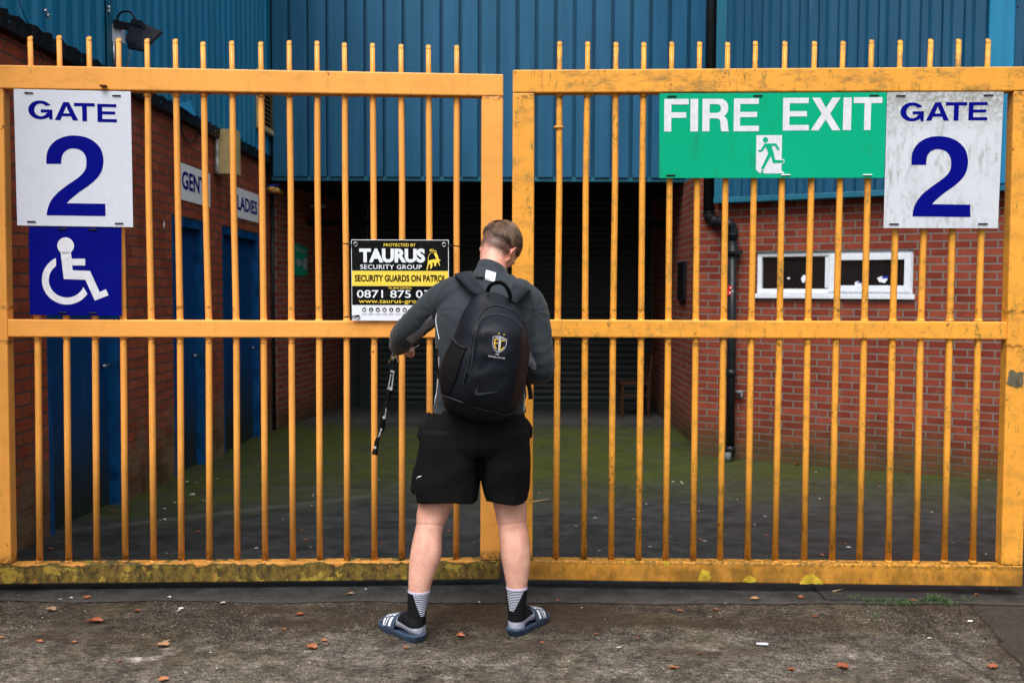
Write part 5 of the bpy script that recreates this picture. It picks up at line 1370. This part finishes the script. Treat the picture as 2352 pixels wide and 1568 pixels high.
# ---- hair
def hair_mat():
    t = NT('light_brown_hair'); at = t.n('ShaderNodeAttribute', attribute_name='shade')
    c = t.mix(at.outputs['Fac'], (.030, .017, .010), (.34, .20, .125))
    t.b.inputs['Anisotropic'].default_value = .5
    return t.out(c, .42)
M_HAIR = hair_mat()
bm = BM(); lay = bm.verts.layers.float.new('shade'); rnd = random.Random(3)
crown = Vector((-.012, -.052, .082))
cnt = 0
while cnt < 7000:
    # point on the upper cranium ellipsoid
    th = rnd.uniform(0, 2 * math.pi); ph = math.acos(rnd.uniform(-.35, 1)); 
    loc = Vector((.0765 * math.sin(ph) * math.cos(th), .094 * math.sin(ph) * math.sin(th), .088 * math.cos(ph)))
    n_ = Vector((loc.x / .0765 ** 2, loc.y / .094 ** 2, loc.z / .088 ** 2)).normalized(); r0 = loc + Vector((0, -.010, .015))
    lim = .004 + .012 * noise.noise(Vector((r0.x * 22, r0.y * 22, 0))) + (.0 if r0.y < 0 else .008) + r0.x * (-.10)
    if r0.z < lim: continue
    cnt += 1
    lk = sstep(lim, lim + .035, r0.z)
    ln = lerp(.012, .040, lk) * rnd.uniform(.75, 1.2)
    away = r0 - crown; away -= n_ * away.dot(n_)
    away = (away.normalized() if away.length > 1e-4 else Vector((0, 1, 0)))
    swirl = n_.cross(away) * .35
    d_ = (away + swirl + Vector((.15, .25, 0)) + Vector((rnd.uniform(-.28, .28), rnd.uniform(-.28, .28), rnd.uniform(-.12, .12)))).normalized()
    d_ = (d_ - n_ * d_.dot(n_)).normalized(); lift = rnd.uniform(.18, .50)
    w_ = n_.cross(d_).normalized() * rnd.uniform(.00045, .0010)
    shd = min(1, max(0, .30 + .22 * rnd.random() + 1.15 * noise.noise(Vector((r0.x * 150, r0.y * 60, r0.z * 60))) + .35 * noise.noise(r0 * 30))) * (.12 + .88 * lk)
    prev = None
    for k in range(5):
        f_ = k / 4; c_ = r0 + d_ * ln * f_ + n_ * (lift * ln * (f_ - .85 * f_ * f_) + .001); 
        # keep it hugging the skull
        e_ = c_ - Vector((0, -.010, .015)); kk = math.sqrt((e_.x/.0765)**2 + (e_.y/.094)**2 + (e_.z/.088)**2)
        if kk < 1.02: c_ = Vector((0, -.010, .015)) + e_ * (1.02 / kk)
        ww = w_ * (1 - .8 * f_)
        a_ = bm.verts.new(HM @ (c_ - ww)); b_ = bm.verts.new(HM @ (c_ + ww)); m_ = bm.verts.new(HM @ (c_ + n_ * ww.length * 1.2))
        for q in (a_, b_, m_): q[lay] = shd * (.75 + .35 * f_)
        if prev: bm.faces.new([prev[0], prev[2], m_, a_]); bm.faces.new([prev[2], prev[1], b_, m_])
        prev = (a_, b_, m_)
# undercoat so no scalp shows through
bmesh.ops.create_uvsphere(bm, u_segments=40, v_segments=24, radius=1, matrix=HM @ Matrix.Translation(Vector((0, -.010, .015))) @ Matrix.Diagonal((.0775, .095, .090, 1)))
bmesh.ops.delete(bm, geom=[v for v in bm.verts if len(v.link_faces) >= 3 and (HMi @ v.co).z < .022 and abs(v[lay]) < 1e-6], context='VERTS')
hair = obj('hair', bm, M_HAIR, None, True, recalc=False); hair.parent = person
# eyes
for s_ in (-1, 1):
    bm = BM(); ball(bm, (s_ * .030, .0855, .000), (.0075, .0065, .0055), HM, 12, 8)
    o = obj('eye', bm, M_SWHITE, None, True); o.parent = person
    bm = BM(); tube(bm, [HM @ Vector((s_ * q, .0865 - abs(q - .03) * .15, .016 + (.002 if q < .04 else 0))) for q in (.014, .026, .038, .048)], [.002, .0032, .0030, .001], 8)
    o = obj('eyebrow', bm, M_HAIR, None, True); o.parent = person

# ================================================================ BACKPACK
def K(x, y): return (976.2 + x / 4.077, 602.9 + y / 4.077)
OUT = [K(*q) for q in [(565,268),(640,278),(720,300),(800,345),(850,380),(890,440),(930,510),(962,580),(982,680),(985,800),(975,920),(957,1040),(935,1160),(905,1270),(868,1370),(820,1440),(740,1490),(640,1508),(520,1500),(400,1470),(290,1430),(195,1375),(158,1270),(140,1150),(133,1050),(148,950),(190,850),(250,730),(295,630),(340,500),(405,385),(480,298)]]
OUT = [(p.x, p.y) for p in cat_rom([Vector((a_, b_, 0)) for a_, b_ in OUT], 3, True)]
PC = K(580, 880)
def smax(a_, b_): return max(a_, b_)
def Rout(th):
    d_ = (math.cos(th), math.sin(th)); best = 0
    for i in range(len(OUT)):
        (x1_, y1_), (x2_, y2_) = OUT[i], OUT[(i+1) % len(OUT)]
        ex_, ey = x2_ - x1_, y2_ - y1_; den = d_[0] * ey - d_[1] * ex_
        if abs(den) < 1e-9: continue
        t_ = ((x1_ - PC[0]) * ey - (y1_ - PC[1]) * ex_) / den; u_ = ((x1_ - PC[0]) * d_[1] - (y1_ - PC[1]) * d_[0]) / den
        if t_ > 0 and -1e-6 <= u_ <= 1 + 1e-6: best = max(best, t_)
    return best
RT = [Rout(2*math.pi*i/360) for i in range(360)]
def packY(px, py):
    dx_, dy_ = px - PC[0], py - PC[1]; th = math.degrees(math.atan2(dy_, dx_)) % 360; i = int(th); f_ = th - i
    r_ = lerp(RT[i % 360], RT[(i+1) % 360], f_); s_ = min(1, math.hypot(dx_, dy_) / r_)
    v_ = sstep(665, 770, py); D_ = lerp(.055, .150, v_)
    base = lerp(4.085, 4.055, v_)
    cr_ = (1 - abs(math.sin(px * .045 + py * .075 + 2.2 * noise.noise(Vector((px * .012, py * .012, 2)))))) ** 2
    wr = -.006 * cr_ * (1 - sstep(720, 800, py)) - .005 * cr_ * sstep(880, 940, py) + .007 * noise.noise(Vector((px * .02, py * .035, 0))) + .003 * noise.noise(Vector((px * .06, py * .05, 4)))
    return base - D_ * (max(0, 1 - s_ ** 3.2)) ** .55 + wr * (1 - s_)
bp = empty('backpack', P(1110, 960, 4.05)); tag(bp, 'large black backpack with a shield crest, worn on the back of the person', 'backpack')
def disc(bm, outl, fy, rn=16, rim=None, m=0):
    """fill a closed outline as a star of rings, each point laid at depth fy(px,py,s)"""
    cx_ = sum(p[0] for p in outl) / len(outl); cy_ = sum(p[1] for p in outl) / len(outl); n = len(outl); prev = None
    for k in range(rn + 1):
        s_ = (k / rn) ** .7
        cur = [bm.verts.new(P(cx_ + (x - cx_) * s_, cy_ + (y - cy_) * s_, fy(cx_ + (x - cx_) * s_, cy_ + (y - cy_) * s_, s_))) for x, y in (outl if k else outl[:1])]
        if prev is not None:
            for i in range(n):
                if len(prev) == 1: bm.faces.new([prev[0], cur[i], cur[(i+1) % n]])
                else: bm.faces.new([prev[i], cur[i], cur[(i+1) % n], prev[(i+1) % n]])
        prev = cur
    return prev
bm = BM(); N_ = 120; rings = []
def pring(s_, Y=None, sc=1.0):
    out = []
    for i in range(N_):
        th = 2*math.pi*i/N_; r_ = Rout(th) * s_ * sc; x, y = PC[0] + r_ * math.cos(th), PC[1] + r_ * math.sin(th)
        out.append(P(x, y, packY(x, y) if Y is None else Y))
    return out
rings = [pring(.86, 4.145), pring(.95, 4.12), pring(.99, 4.09)] + [pring(s_) for s_ in (1.0, .985, .96, .93, .89, .84, .78, .70, .6, .5, .4, .3, .2, .1, .03)]
loft(bm, rings); obj('main_compartment', bm, M_PACK, bp, True)
POC = [K(*q) for q in [(452,920),(462,780),(478,650),(505,570),(560,515),(650,487),(740,497),(840,542),(905,607),(932,700),(930,850),(912,1000),(882,1140),(850,1270),(800,1385),(740,1425),(600,1400),(450,1365),(352,1330),(345,1210),(395,1060)]]
POC = [(p.x, p.y) for p in cat_rom([Vector((a_, b_, 0)) for a_, b_ in POC], 4, True)]
def pocY(x, y, s_): return packY(x, y) - .022 * (max(0, 1 - s_ ** 5)) ** .5 - .0005
bm = BM(); last = disc(bm, POC, pocY, 18); obj('front_pocket', bm, M_PACK, bp, True)
def lineon(name, pts, r_, m, lift=.002, fy=packY, par=None):
    pp = cat_rom([Vector((*K(*q), 0)) for q in pts], 6); bm = BM(); tube(bm, [P(p.x, p.y, fy(p.x, p.y) - lift) for p in pp], r_, 8); return obj(name, bm, m, par or bp, True)
lineon('zip_seam', [(395,1060),(440,950),(455,800),(478,650),(505,567),(560,513),(650,485),(740,495),(840,540),(905,605),(932,690),(928,850),(905,1010),(850,1220)], .0038, M_SEAM)
lineon('zip_seam', [(470,640),(490,540),(540,455),(600,415),(660,402),(760,420),(880,485),(950,580),(975,690),(972,800)], .0034, M_SEAM)
lineon('zip_seam', [(455,640),(430,760),(420,850),(400,960),(385,1040),(360,1130),(340,1230)], .0028, M_SEAM)
lineon('bottom_seam', [(150,1245),(240,1270),(350,1310),(500,1365),(650,1400),(760,1425),(830,1400)], .0034, M_SEAM, .006)
lineon('bottom_seam', [(850,1200),(830,1300),(790,1400)], .0022, M_STRAP, .004)
# side mesh pocket with elastic top
MP = [K(*q) for q in [(262,712),(300,760),(350,790),(385,800),(350,900),(310,1040),(270,1150),(228,1245),(165,1225),(148,1120),(150,1000),(175,900),(215,800)]]
MP = [(p.x, p.y) for p in cat_rom([Vector((a_, b_, 0)) for a_, b_ in MP], 3, True)]
bm = BM(); disc(bm, MP, lambda x, y, s_: packY(x, y) - .010 * (max(0, 1 - s_ ** 4)) ** .5 - .001, 10); obj('side_pocket', bm, M_PACKD, bp, True)
lineon('elastic_edge', [(258,705),(290,750),(340,785),(385,800)], .0045, M_STRAP, .008)
# shoulder straps
def strapmesh(name, L_, R_, th=.010, lift=.012):
    bm = BM(); a_ = cat_rom([Vector((*K(*q[:2]), q[2])) for q in L_], 6); b_ = cat_rom([Vector((*K(*q[:2]), q[2])) for q in R_], 6)
    rings = []
    for p, q in zip(a_, b_):
        A_ = P(p.x, p.y, p.z); B_ = P(q.x, q.y, q.z); M__ = (A_ + B_) / 2 + Vector((0, -.006, .002)); bk = Vector((0, th, -th * .6))
        rings.append([A_, M__, B_, B_ + bk, M__ + bk, A_ + bk])
    loft(bm, rings); obj(name, bm, M_STRAP, bp, True)
strapmesh('shoulder_strap', [(300,118,4.28),(275,108,4.195),(340,170,4.12),(400,235,4.095),(480,305,4.075)], [(450,92,4.32),(435,78,4.235),(480,150,4.155),(525,215,4.115),(575,280,4.08)])
strapmesh('shoulder_strap', [(845,200,4.24),(832,192,4.165),(810,240,4.12),(790,290,4.09),(770,330,4.06)], [(990,262,4.22),(978,250,4.135),(930,310,4.10),(885,350,4.08),(850,385,4.055)])
lineon('strap_piping', [(300,120),(345,178),(405,240),(478,303)], .0022, M_PACK, .0, lambda x, y: lerp(4.165, 4.068, sstep(630, 677, y)))
# grab handle
hp = [(582,275),(600,232),(630,200),(690,186),(740,205),(775,250),(795,300),(800,345)]
hp = cat_rom([Vector((*K(*q), 0)) for q in hp], 5); bm = BM(); rings = []
for i, p in enumerate(hp):
    f_ = i / (len(hp) - 1); Y_ = 4.055 - .035 * math.sin(math.pi * f_); c_ = P(p.x, p.y, Y_)
    tn = hp[min(i+1, len(hp)-1)] - hp[max(i-1, 0)]; nn_ = Vector((-tn.y, 0, -tn.x)); nn_ = Vector((tn.y, 0, tn.x)).normalized()
    w_ = .0085; dirn = (nn_ * .75 + Vector((0, -.65, 0))).normalized(); tt = Vector((tn.x, 0, -tn.y)).normalized(); th_ = dirn.cross(tt).normalized() * .0022
    rings.append([c_ - dirn * w_ - th_, c_ + dirn * w_ - th_, c_ + dirn * w_ + th_, c_ - dirn * w_ + th_])
loft(bm, rings); obj('grab_handle', bm, M_PACKD, bp, True)
# dangling strap end on the right, and one behind the left side
def ribbon(name, pts, w_, Y, m, par, th=.0015, tilt=0):
    pp = cat_rom([Vector((*q, 0)) for q in pts], 5); bm = BM(); rings = []
    for i, p in enumerate(pp):
        tn = pp[min(i+1, len(pp)-1)] - pp[max(i-1, 0)]; nn_ = Vector((-tn.y, tn.x, 0)).normalized()
        f_ = i / (len(pp) - 1); ww = w_ if not callable(w_) else w_(f_); yy = Y if not callable(Y) else Y(f_)
        a_ = P(p.x - nn_.x * ww, p.y - nn_.y * ww, yy - tilt); b_ = P(p.x + nn_.x * ww, p.y + nn_.y * ww, yy + tilt)
        rings.append([a_, b_, b_ + Vector((0, th, 0)), a_ + Vector((0, th, 0))])
    loft(bm, rings); return obj(name, bm, m, par)
ribbon('strap_end', [(1206, 845), (1211, 870), (1217, 895), (1219, 916.5)], 5.3, 4.07, M_PACKD, bp)
ribbon('strap_end', [(1004, 800), (1002, 825), (1005, 845), (1008, 870)], 3, 4.13, M_PACKD, bp)
# zip pulls
for zx, zy in ((385, 1022), (372, 1060)):
    x, y = K(zx, zy); q = P(x, y, packY(x, y) - .010); bm = BM(); box(bm, q.x - .005, q.x + .005, q.y - .004, q.y + .004, q.z - .012, q.z + .008); bevel(bm, .002); obj('zip_pull', bm, M_PIPE, bp)
# crest, lettering and curved mark
def onp(x, y, l=.0255):
    x_, y_ = K(x, y); cx_ = sum(p[0] for p in POC) / len(POC); cy_ = sum(p[1] for p in POC) / len(POC)
    return P(x_, y_, packY(x_, y_) - l)
def offs(poly, k):
    cx_ = sum(p[0] for p in poly)/len(poly); cy_ = sum(p[1] for p in poly)/len(poly); return [(cx_ + (x-cx_)*k, cy_ + (y-cy_)*k) for x, y in poly]
shd_ = [(698,683),(768,716),(764,770),(745,808),(716,834),(685,846),(655,824),(636,790),(630,745),(636,690),(662,688)]
bm = BM(); add2d(bm, shape2d([shd_, offs(shd_, .92)]), lambda x, y: onp(x, y)); add2d(bm, shape2d([[(697,706),(712,704),(700,830),(684,832),(692,720)]]), lambda x, y: onp(x, y))
add2d(bm, shape2d([[(660,700),(700,694),(752,722),(750,730),(706,708),(662,708)]]), lambda x, y: onp(x, y, .0258))
obj('crest_outline', bm, M_SILV, bp, recalc=False)
bm = BM()
for pl_ in ([(650,714),(692,716),(691,724),(659,722),(657,748),(683,750),(682,758),(656,756),(658,786),(672,808),(668,812),(650,790),(647,750)],
            [(752,738),(722,734),(712,742),(706,800),(710,814),(738,788),(742,794),(712,824),(698,812),(698,800),(704,740),(718,725),(752,730)]):
    add2d(bm, shape2d([pl_]), lambda x, y: onp(x, y, .0262))
for sx_, sy_ in ((692, 663), (741, 676)):
    add2d(bm, shape2d([[(sx_ + (9 if k % 2 == 0 else 4) * math.sin(R(36*k)), sy_ - (9 if k % 2 == 0 else 4) * math.cos(R(36*k))) for k in range(10)]]), lambda x, y: onp(x, y, .0262))
obj('crest_emblem', bm, M_GOLD, bp, recalc=False)
bm = BM()
add2d(bm, text2d('THE', 660, -866, 692, -854, .01), lambda x, y: onp(x, -y + (x - 676) * .14))
add2d(bm, text2d('FOOTBALL COLLEGE', 593, -890, 750, -877, .012), lambda x, y: onp(x, -y + (x - 672) * .14 + 2 + (-10 if False else 0)))
obj('crest_lettering', bm, M_PIPING, bp, recalc=False)
bm = BM(); add2d(bm, shape2d([[(505,1163),(490,1190),(488,1208),(500,1216),(530,1217),(600,1210),(700,1207),(600,1226),(520,1242),(485,1242),(466,1230),(462,1212),(475,1187)]]), lambda x, y: onp(x, y, .0257))
obj('curved_mark', bm, M_SWOOSH, bp, recalc=False)

# ================================================================ LANYARD AND KEYS
ly = empty('lanyard', P(904, 826, 4.63)); tag(ly, 'black printed lanyard with a bunch of keys hanging from the hand of the person', 'lanyard')
J = lambda x, y: (826.9 + x / 6.204, 803.9 + y / 6.204)
SP = [(484,120,30),(478,200,26),(458,290,50),(440,370,62),(425,470,70),(415,560,74),(400,640,66),(385,720,50),(365,800,42),(350,880,48),(338,950,62),(320,1010,72),(308,1070,66),(300,1130,58),(280,1200,46),(262,1260,34),(248,1310,44),(232,1370,58),(215,1430,66),(202,1490,74)]
def wl(f_):
    k = f_ * (len(SP) - 1); i = min(int(k), len(SP) - 2); return lerp(SP[i][2], SP[i+1][2], k - i) / 6.204 / 2
ribbon('strap', [J(a_, b_) for a_, b_, c_ in SP], wl, lambda f_: 4.60 + .006 * math.sin(f_ * 9), M_SBLACK, ly, .002, .002)
ribbon('strap', [J(a_ - 26 * math.sin(i * .9) , b_) for i, (a_, b_, c_) in enumerate(SP)], lambda f_: wl(f_) * .8, lambda f_: 4.607 + .006 * math.sin(f_ * 9), M_PACKD, ly, .002, .002)
def ltext(s, a0, a1, h):
    """text running up the strap from point a0 to a1"""
    A_ = Vector((*J(*a0), 0)); B_ = Vector((*J(*a1), 0)); d_ = B_ - A_; n_ = Vector((d_.y, -d_.x, 0)).normalized() * (h / 6.204)
    bm = BM(); add2d(bm, text2d(s, 0, 0, 1, 1, .02), lambda u, v: P((A_ + d_ * u - n_ * (.5 - v) * -1).x, (A_ + d_ * u - n_ * (.5 - v) * -1).y, 4.5905)); obj('lettering', bm, M_SWHITE, ly, recalc=False)
ltext('JDSPORTS.CO.UK', (450, 522), (480, 290), 24); ltext('JDSPORTS.CO.UK', (395, 560), (440, 335), 20)
ltext('JDSPORTS', (358, 930), (370, 830), 16); ltext('.CO.UK', (266, 1240), (308, 1110), 22)
for cx_, cy_, r_ in ((441, 549, 22), (343, 957, 20), (213, 1387, 18), (451, 300, 15)):
    bm = BM(); x, y = J(cx_, cy_)
    add2d(bm, shape2d([arc(x, y, r_/6.2, r_/6.2, 0, 345, 16), arc(x, y, r_/13, r_/10, 0, 345, 12)]), lambda u, v: P(u, v, 4.5900)); obj('round_logo', bm, M_SWHITE, ly, recalc=False)
def key(name, a0, a1, w_, Y, m):
    A_, B_ = P(*a0, Y), P(*a1, Y); d_ = (B_ - A_); L_ = d_.length; d_.normalize(); s_ = d_.cross(Vector((0, 1, 0))).normalized()
    prof = [(0, -.3), (.02, -1), (.25, -1.1), (.36, -.5), (.38, -.28), (.95, -.28), (1, 0), (.93, .3), (.86, .15), (.80, .32), (.72, .16), (.62, .32), (.5, .2), (.38, .28), (.36, .5), (.25, 1.1), (.02, 1)]
    bm = BM(); f0 = [A_ + d_ * L_ * a_ + s_ * b_ * w_ for a_, b_ in prof]; hexa(bm, f0, [p + Vector((0, .0022, 0)) for p in f0]); obj(name, bm, m, ly)
M_BRASS = simple('brass', (.42, .27, .12), .3, .85, .2)
key('key', (903, 817), (892, 834), .008, 4.62, M_BRASS); key('key', (907, 815), (917.5, 833.5), .010, 4.615, M_BRASS); key('key', (912, 819), (914, 832), .007, 4.63, M_METAL)
key('key', (940, 806), (963, 791.5), .0075, 4.66, M_METAL)
bm = BM(); c = P(906, 816, 4.61); tube(bm, [c + Vector((.012 * math.cos(R(a_)), 0, .010 * math.sin(R(a_)))) for a_ in range(0, 361, 20)], .0013, 6)
tube(bm, [P(905, 818, 4.605), P(903, 823, 4.602), P(904.5, 828, 4.60)], .003, 8); obj('split_ring', bm, M_METAL, ly, True)

# ================================================================ LITTER AND PLANTS
def leaf_mat(name, a_, b_): 
    t = NT(name); oi = t.n('ShaderNodeObjectInfo'); return t.out(t.mix(oi.outputs['Random'], a_, b_), .55, t.bump(t.noise(t.pos(), 60, 3), .3, .004))
M_LEAF = leaf_mat('rust_leaf', (.24, .055, .018), (.36, .13, .05)); M_LEAF2 = leaf_mat('tan_leaf', (.32, .18, .09), (.22, .14, .08)); M_PALE = leaf_mat('pale_petal', (.42, .40, .36), (.62, .62, .60))
def leafmesh(seed, crisp=1.0):
    r_ = random.Random(seed); bm = BM(); n = 15; pts = []
    for i in range(n):
        a_ = 2*math.pi*i/n; rr = (.5 + .28 * r_.random() * crisp) * (1 if i % 2 else .72); pts.append(Vector((rr * math.cos(a_) * 1.0, rr * math.sin(a_) * .62, .10 * r_.random() + .18 * abs(math.sin(a_)))))
    c = bm.verts.new((0, 0, .02)); V = [bm.verts.new(p) for p in pts]
    m1 = [bm.verts.new(p * .5 + Vector((0, 0, .04 * r_.random()))) for p in pts]
    for i in range(n):
        bm.faces.new([c, m1[i], m1[(i+1) % n]]); bm.faces.new([m1[i], V[i], V[(i+1) % n], m1[(i+1) % n]])
    res = bmesh.ops.extrude_face_region(bm, geom=bm.faces[:]); bmesh.ops.translate(bm, vec=(0, 0, .03), verts=[g for g in res['geom'] if isinstance(g, bmesh.types.BMVert)])
    me = bpy.data.meshes.new('leaf'); bmesh.ops.recalc_face_normals(bm, faces=bm.faces); bm.to_mesh(me); bm.free(); return me
LM = [leafmesh(s_) for s_ in range(6)]
protos = {}
def litter(px, py, wpx, m, name, label, cat, group):
    g = G(px, py); key_ = (m.name, random.randrange(6))
    if key_ not in protos:
        me_ = LM[key_[1]].copy(); me_.materials.append(m); protos[key_] = me_
    o = bpy.data.objects.new(name, protos[key_]); C.objects.link(o); s_ = wpx * g.y / F / 1.1
    o.location = (g.x, g.y, gz(g.y) + .005); o.scale = (s_, s_ * random.uniform(.9, 1.5), s_); o.rotation_euler = (random.uniform(-.15, .15), random.uniform(-.15, .15), random.uniform(-.6, .6))
    tag(o, label, cat, group); return o
NEAR = 'small rusty fallen leaf on the concrete in front of the gate'; FAR = 'small rusty leaf scrap on the asphalt behind the gate'
GN, GF = 'fallen leaves on the concrete in front of the gate', 'fallen leaves on the asphalt behind the gate'
uniq = {(1058,1462,20): 'curled rusty leaf on the concrete between the two slides', (932,1490,12): 'small red-brown leaf tucked against the left slide',
 (375,1484,34): 'long tan leaf on the concrete, lower left of the photo', (219,1430,36): 'flat orange-brown leaf below the left gate leaf', (717,1489,25): 'broad crumpled rusty leaf left of the slides',
 (689,1413,17): 'rusty leaf just in front of the bottom rail, left of the person', (1547,1537,22): 'orange leaf near the white scuffed concrete at the bottom', (1937,1535,34): 'long orange-brown leaf at the bottom right of the concrete',
 (805,1367,20): 'yellow-brown leaf on the joint between asphalt and concrete', (2282,1535,25): 'flat reddish leaf nearest the bottom right corner', (1733,1378,20): 'dark brown curled leaf just in front of the right gate leaf'}
for q in [(200,1375,17),(118,1403,26),(219,1430,36),(315,1405,14),(90,1475,14),(170,1477,12),(375,1484,34),(275,1519,10),(2,1466,10),(374,1564,24),(42,1370,8),
          (689,1413,17),(717,1489,25),(744,1473,13),(748,1482,10),(805,1367,20),(1058,1462,20),(932,1490,12),(652,1447,10),(1562,1405,12),(1645,1403,16),(1733,1378,20),(1370,1458,10),(1464,1469,10),(1605.6,1503,10),(1547,1537,22),(1245,1478,9),(1280,1381,8),
          (1872.6,1418,12),(1937,1535,34),(2282,1535,25),(1950,1375,15),(1840.6,1373.6,14),(1818,1540,16),(2244,1368,12),(2007,1377,12),(2098,1382,16),(2165,1376,10)]:
    u_ = uniq.get(q); tan = q in ((375,1484,34), (805,1367,20), (118,1403,26), (1733,1378,20))
    litter(*q, M_LEAF2 if tan else M_LEAF, 'fallen_leaf', u_ or NEAR, 'leaf', GN)
for q in [(114,1263,14),(147,1262,8),(129,1246,7),(456,1224,14),(258,1174,9),(191,1216,8),(512,1094,7),(702,1242,10),(876,1249,7),(1031,1222,8),(1609,1242,9),(1553,1259,5),(1938,1251.6,12),(1889.5,1277.5,12),(2019,1119,7),(1830,1068,14),(1762,1231,6),(1462,1150,5),(1240,1135,9),(690,1220,9)]:
    litter(*q, M_LEAF, 'fallen_leaf', FAR, 'leaf', GF)
PF, PN = 'tiny pale petal on the dark asphalt behind the gate', 'small pale petal on the concrete in front of the gate'
pale = [(442,1138,13),(400,1156,8),(376,1171,11),(375,1197,16),(430,1108,8),(451,1110,8),(465,1151,7),(589,1261,8),(1368,1192,10),(1376.5,1267,9),(1455.7,1194,8),(1547,1108,8),(1733,1207,7),(1949.5,1260,12),(1874,1086,5),(2272,1104,6),(2141.5,1178,7),(1757,1188,6),(1618,1245,9),(1495,1258,9)]
rp = random.Random(11)
for _ in range(34): pale.append((rp.uniform(300, 2270), rp.uniform(1090, 1275), rp.uniform(3, 5.5)))
for i, q in enumerate(pale):
    litter(*q, M_PALE, 'petal', 'brightest white petal on the asphalt right of the person' if i == 8 else PF, 'petal', 'pale petals on the asphalt behind the gate')
pn = [(416,1400,12),(411,1405,9),(511,1387,12),(389,1373,9),(163,1375,8),(426,1548,5),(840,1355,6),(1422,1490,12),(2229,1430,13),(2117.6,1376,10),(2290,1355,6),(2135,1468,10),(1100,1385,7)]
for _ in range(18): pn.append((rp.uniform(60, 2290), rp.uniform(1375, 1545), rp.uniform(3, 6)))
for q in pn: litter(*q, M_PALE, 'petal', PN, 'petal', 'pale petals on the concrete in front of the gate')
# cigarette end and twigs
g = G(1757, 1482); bm = BM(); tube(bm, [(g.x - .020, g.y, .008), (g.x + .012, g.y - .004, .008)], .0055, 10); tube(bm, [(g.x - .034, g.y + .003, .008), (g.x - .0195, g.y, .008)], .0045, 10)
tag(obj('cigarette_end', bm, M_SWHITE, None, True), 'white cigarette end on the concrete in front of the right gate leaf', 'cigarette end')
g = G(1224, 1156); h = G(1262, 1152); bm = BM(); tube(bm, [(g.x, g.y, gz(g.y) + .012), (h.x, h.y, gz(h.y) + .02)], [.006, .004], 7)
tag(obj('twig', bm, M_LEAF2, None, True), 'pale twig on the asphalt just right of the legs of the person', 'twig')
g = G(1912, 1365); h = G(1940, 1360); bm = BM(); tube(bm, [(g.x, g.y, .015), (h.x, h.y, .02)], [.005, .003], 7)
tag(obj('twig', bm, M_LEAF2, None, True), 'pale twig among the weeds below the right gate leaf', 'twig')
# studded drain plate under the right leaf
M_PLATE = None
t = NT('studded_iron'); p = t.pos(); vv = t.vor(t.mp(p, (62, 45, 62)), 1, 'F1', .1)
M_PLATE = t.out(t.mix(t.mr(vv, .15, .4), (.055, .055, .06), (.022, .022, .025)), .5, t.bump(t.mr(vv, .1, .4, 1, 0), .9, .006))
a_, b_ = G(1880, 1364), G(2190, 1366); bm = BM(); box(bm, a_.x, b_.x, 4.66, 4.88, .0045, .012); bevel(bm, .003)
tag(obj('drain_cover', bm, M_PLATE, None), 'studded iron drain cover strip half under the right gate leaf', 'drain cover')
# grass and weeds in the joint
M_GRASS = leaf_mat('weed_green', (.035, .085, .018), (.060, .12, .03))
bm = BM(); rg_ = random.Random(5)
def blade(x, y, z, h, w_, lean):
    a0 = rg_.uniform(0, 6.28); d_ = Vector((math.cos(a0), math.sin(a0), 0)); s_ = Vector((-d_.y, d_.x, 0)) * w_; b0 = Vector((x, y, z)); prev = None
    for k in range(4):
        f_ = k / 3; c_ = b0 + Vector((0, 0, h * f_ * (1 - .25 * f_))) + d_ * h * lean * f_ * f_; ww = s_ * (1 - f_ * .92)
        cur = (bm.verts.new(c_ - ww), bm.verts.new(c_ + ww))
        if prev: bm.faces.new([prev[0], prev[1], cur[1], cur[0]])
        prev = cur
path_ = [(1885,1368),(1920,1372),(1960,1375),(2000,1383),(2050,1386),(2090,1388),(2130,1380),(2145,1378),(2180,1388),(2240,1380)]
dens = [.3, .6, .9, 1, 1, .8, 1.4, 1.2, .4, .6]
for i in range(len(path_) - 1):
    for k in range(int(120 * dens[i])):
        f_ = rg_.random(); px = lerp(path_[i][0], path_[i+1][0], f_); py = lerp(path_[i][1], path_[i+1][1], f_) + rg_.gauss(0, 3.2)
        g = G(px, py); blade(g.x, g.y, .002, rg_.uniform(.012, .032) * (1.3 if dens[i] > 1.1 else 1), rg_.uniform(.0008, .0018), rg_.uniform(.3, 1.4))
for (px, py, n_) in ((2020, 1418, 14), (404, 1102, 22), (372, 1106, 14)):
    for k in range(n_):
        g = G(px + rg_.gauss(0, 6), py + rg_.gauss(0, 1.5)); blade(g.x, g.y, gz(g.y), rg_.uniform(.02, .05), .002, .8)
tag(obj('grass', bm, M_GRASS, None, recalc=False), 'thin green weeds growing in the joint under the right gate leaf', 'grass', kind='stuff')
# fern-like weeds at the wall feet
def weed(px, py, h, label, n_=9):
    g = G(px, py); global bm
    bm = BM()
    for k in range(n_):
        a0 = rg_.uniform(0, 6.28); L_ = h * rg_.uniform(.7, 1.1)
        for j in range(7):
            f_ = j / 6; c_ = Vector((g.x, g.y, gz(g.y))) + Vector((math.cos(a0) * L_ * .55 * f_, math.sin(a0) * L_ * .3 * f_, L_ * f_ * (1.15 - .4 * f_)))
            s_ = .010 * (1 - .5 * f_)
            for q in (-1, 1):
                v_ = [c_, c_ + Vector((q * s_ * 1.6, -.002, s_ * .8)), c_ + Vector((q * s_ * 2.4, 0, 0)), c_ + Vector((q * s_ * 1.4, .002, -s_ * .7))]
                bm.faces.new([bm.verts.new(p_) for p_ in v_])
    tag(obj('weed', bm, M_GRASS, None, recalc=False), label, 'weed')
weed(2197, 1088, .10, 'small green fern growing from the foot of the right-hand brick wall')
weed(1648, 1052, .09, 'small weed beside the foot of the drainpipe')
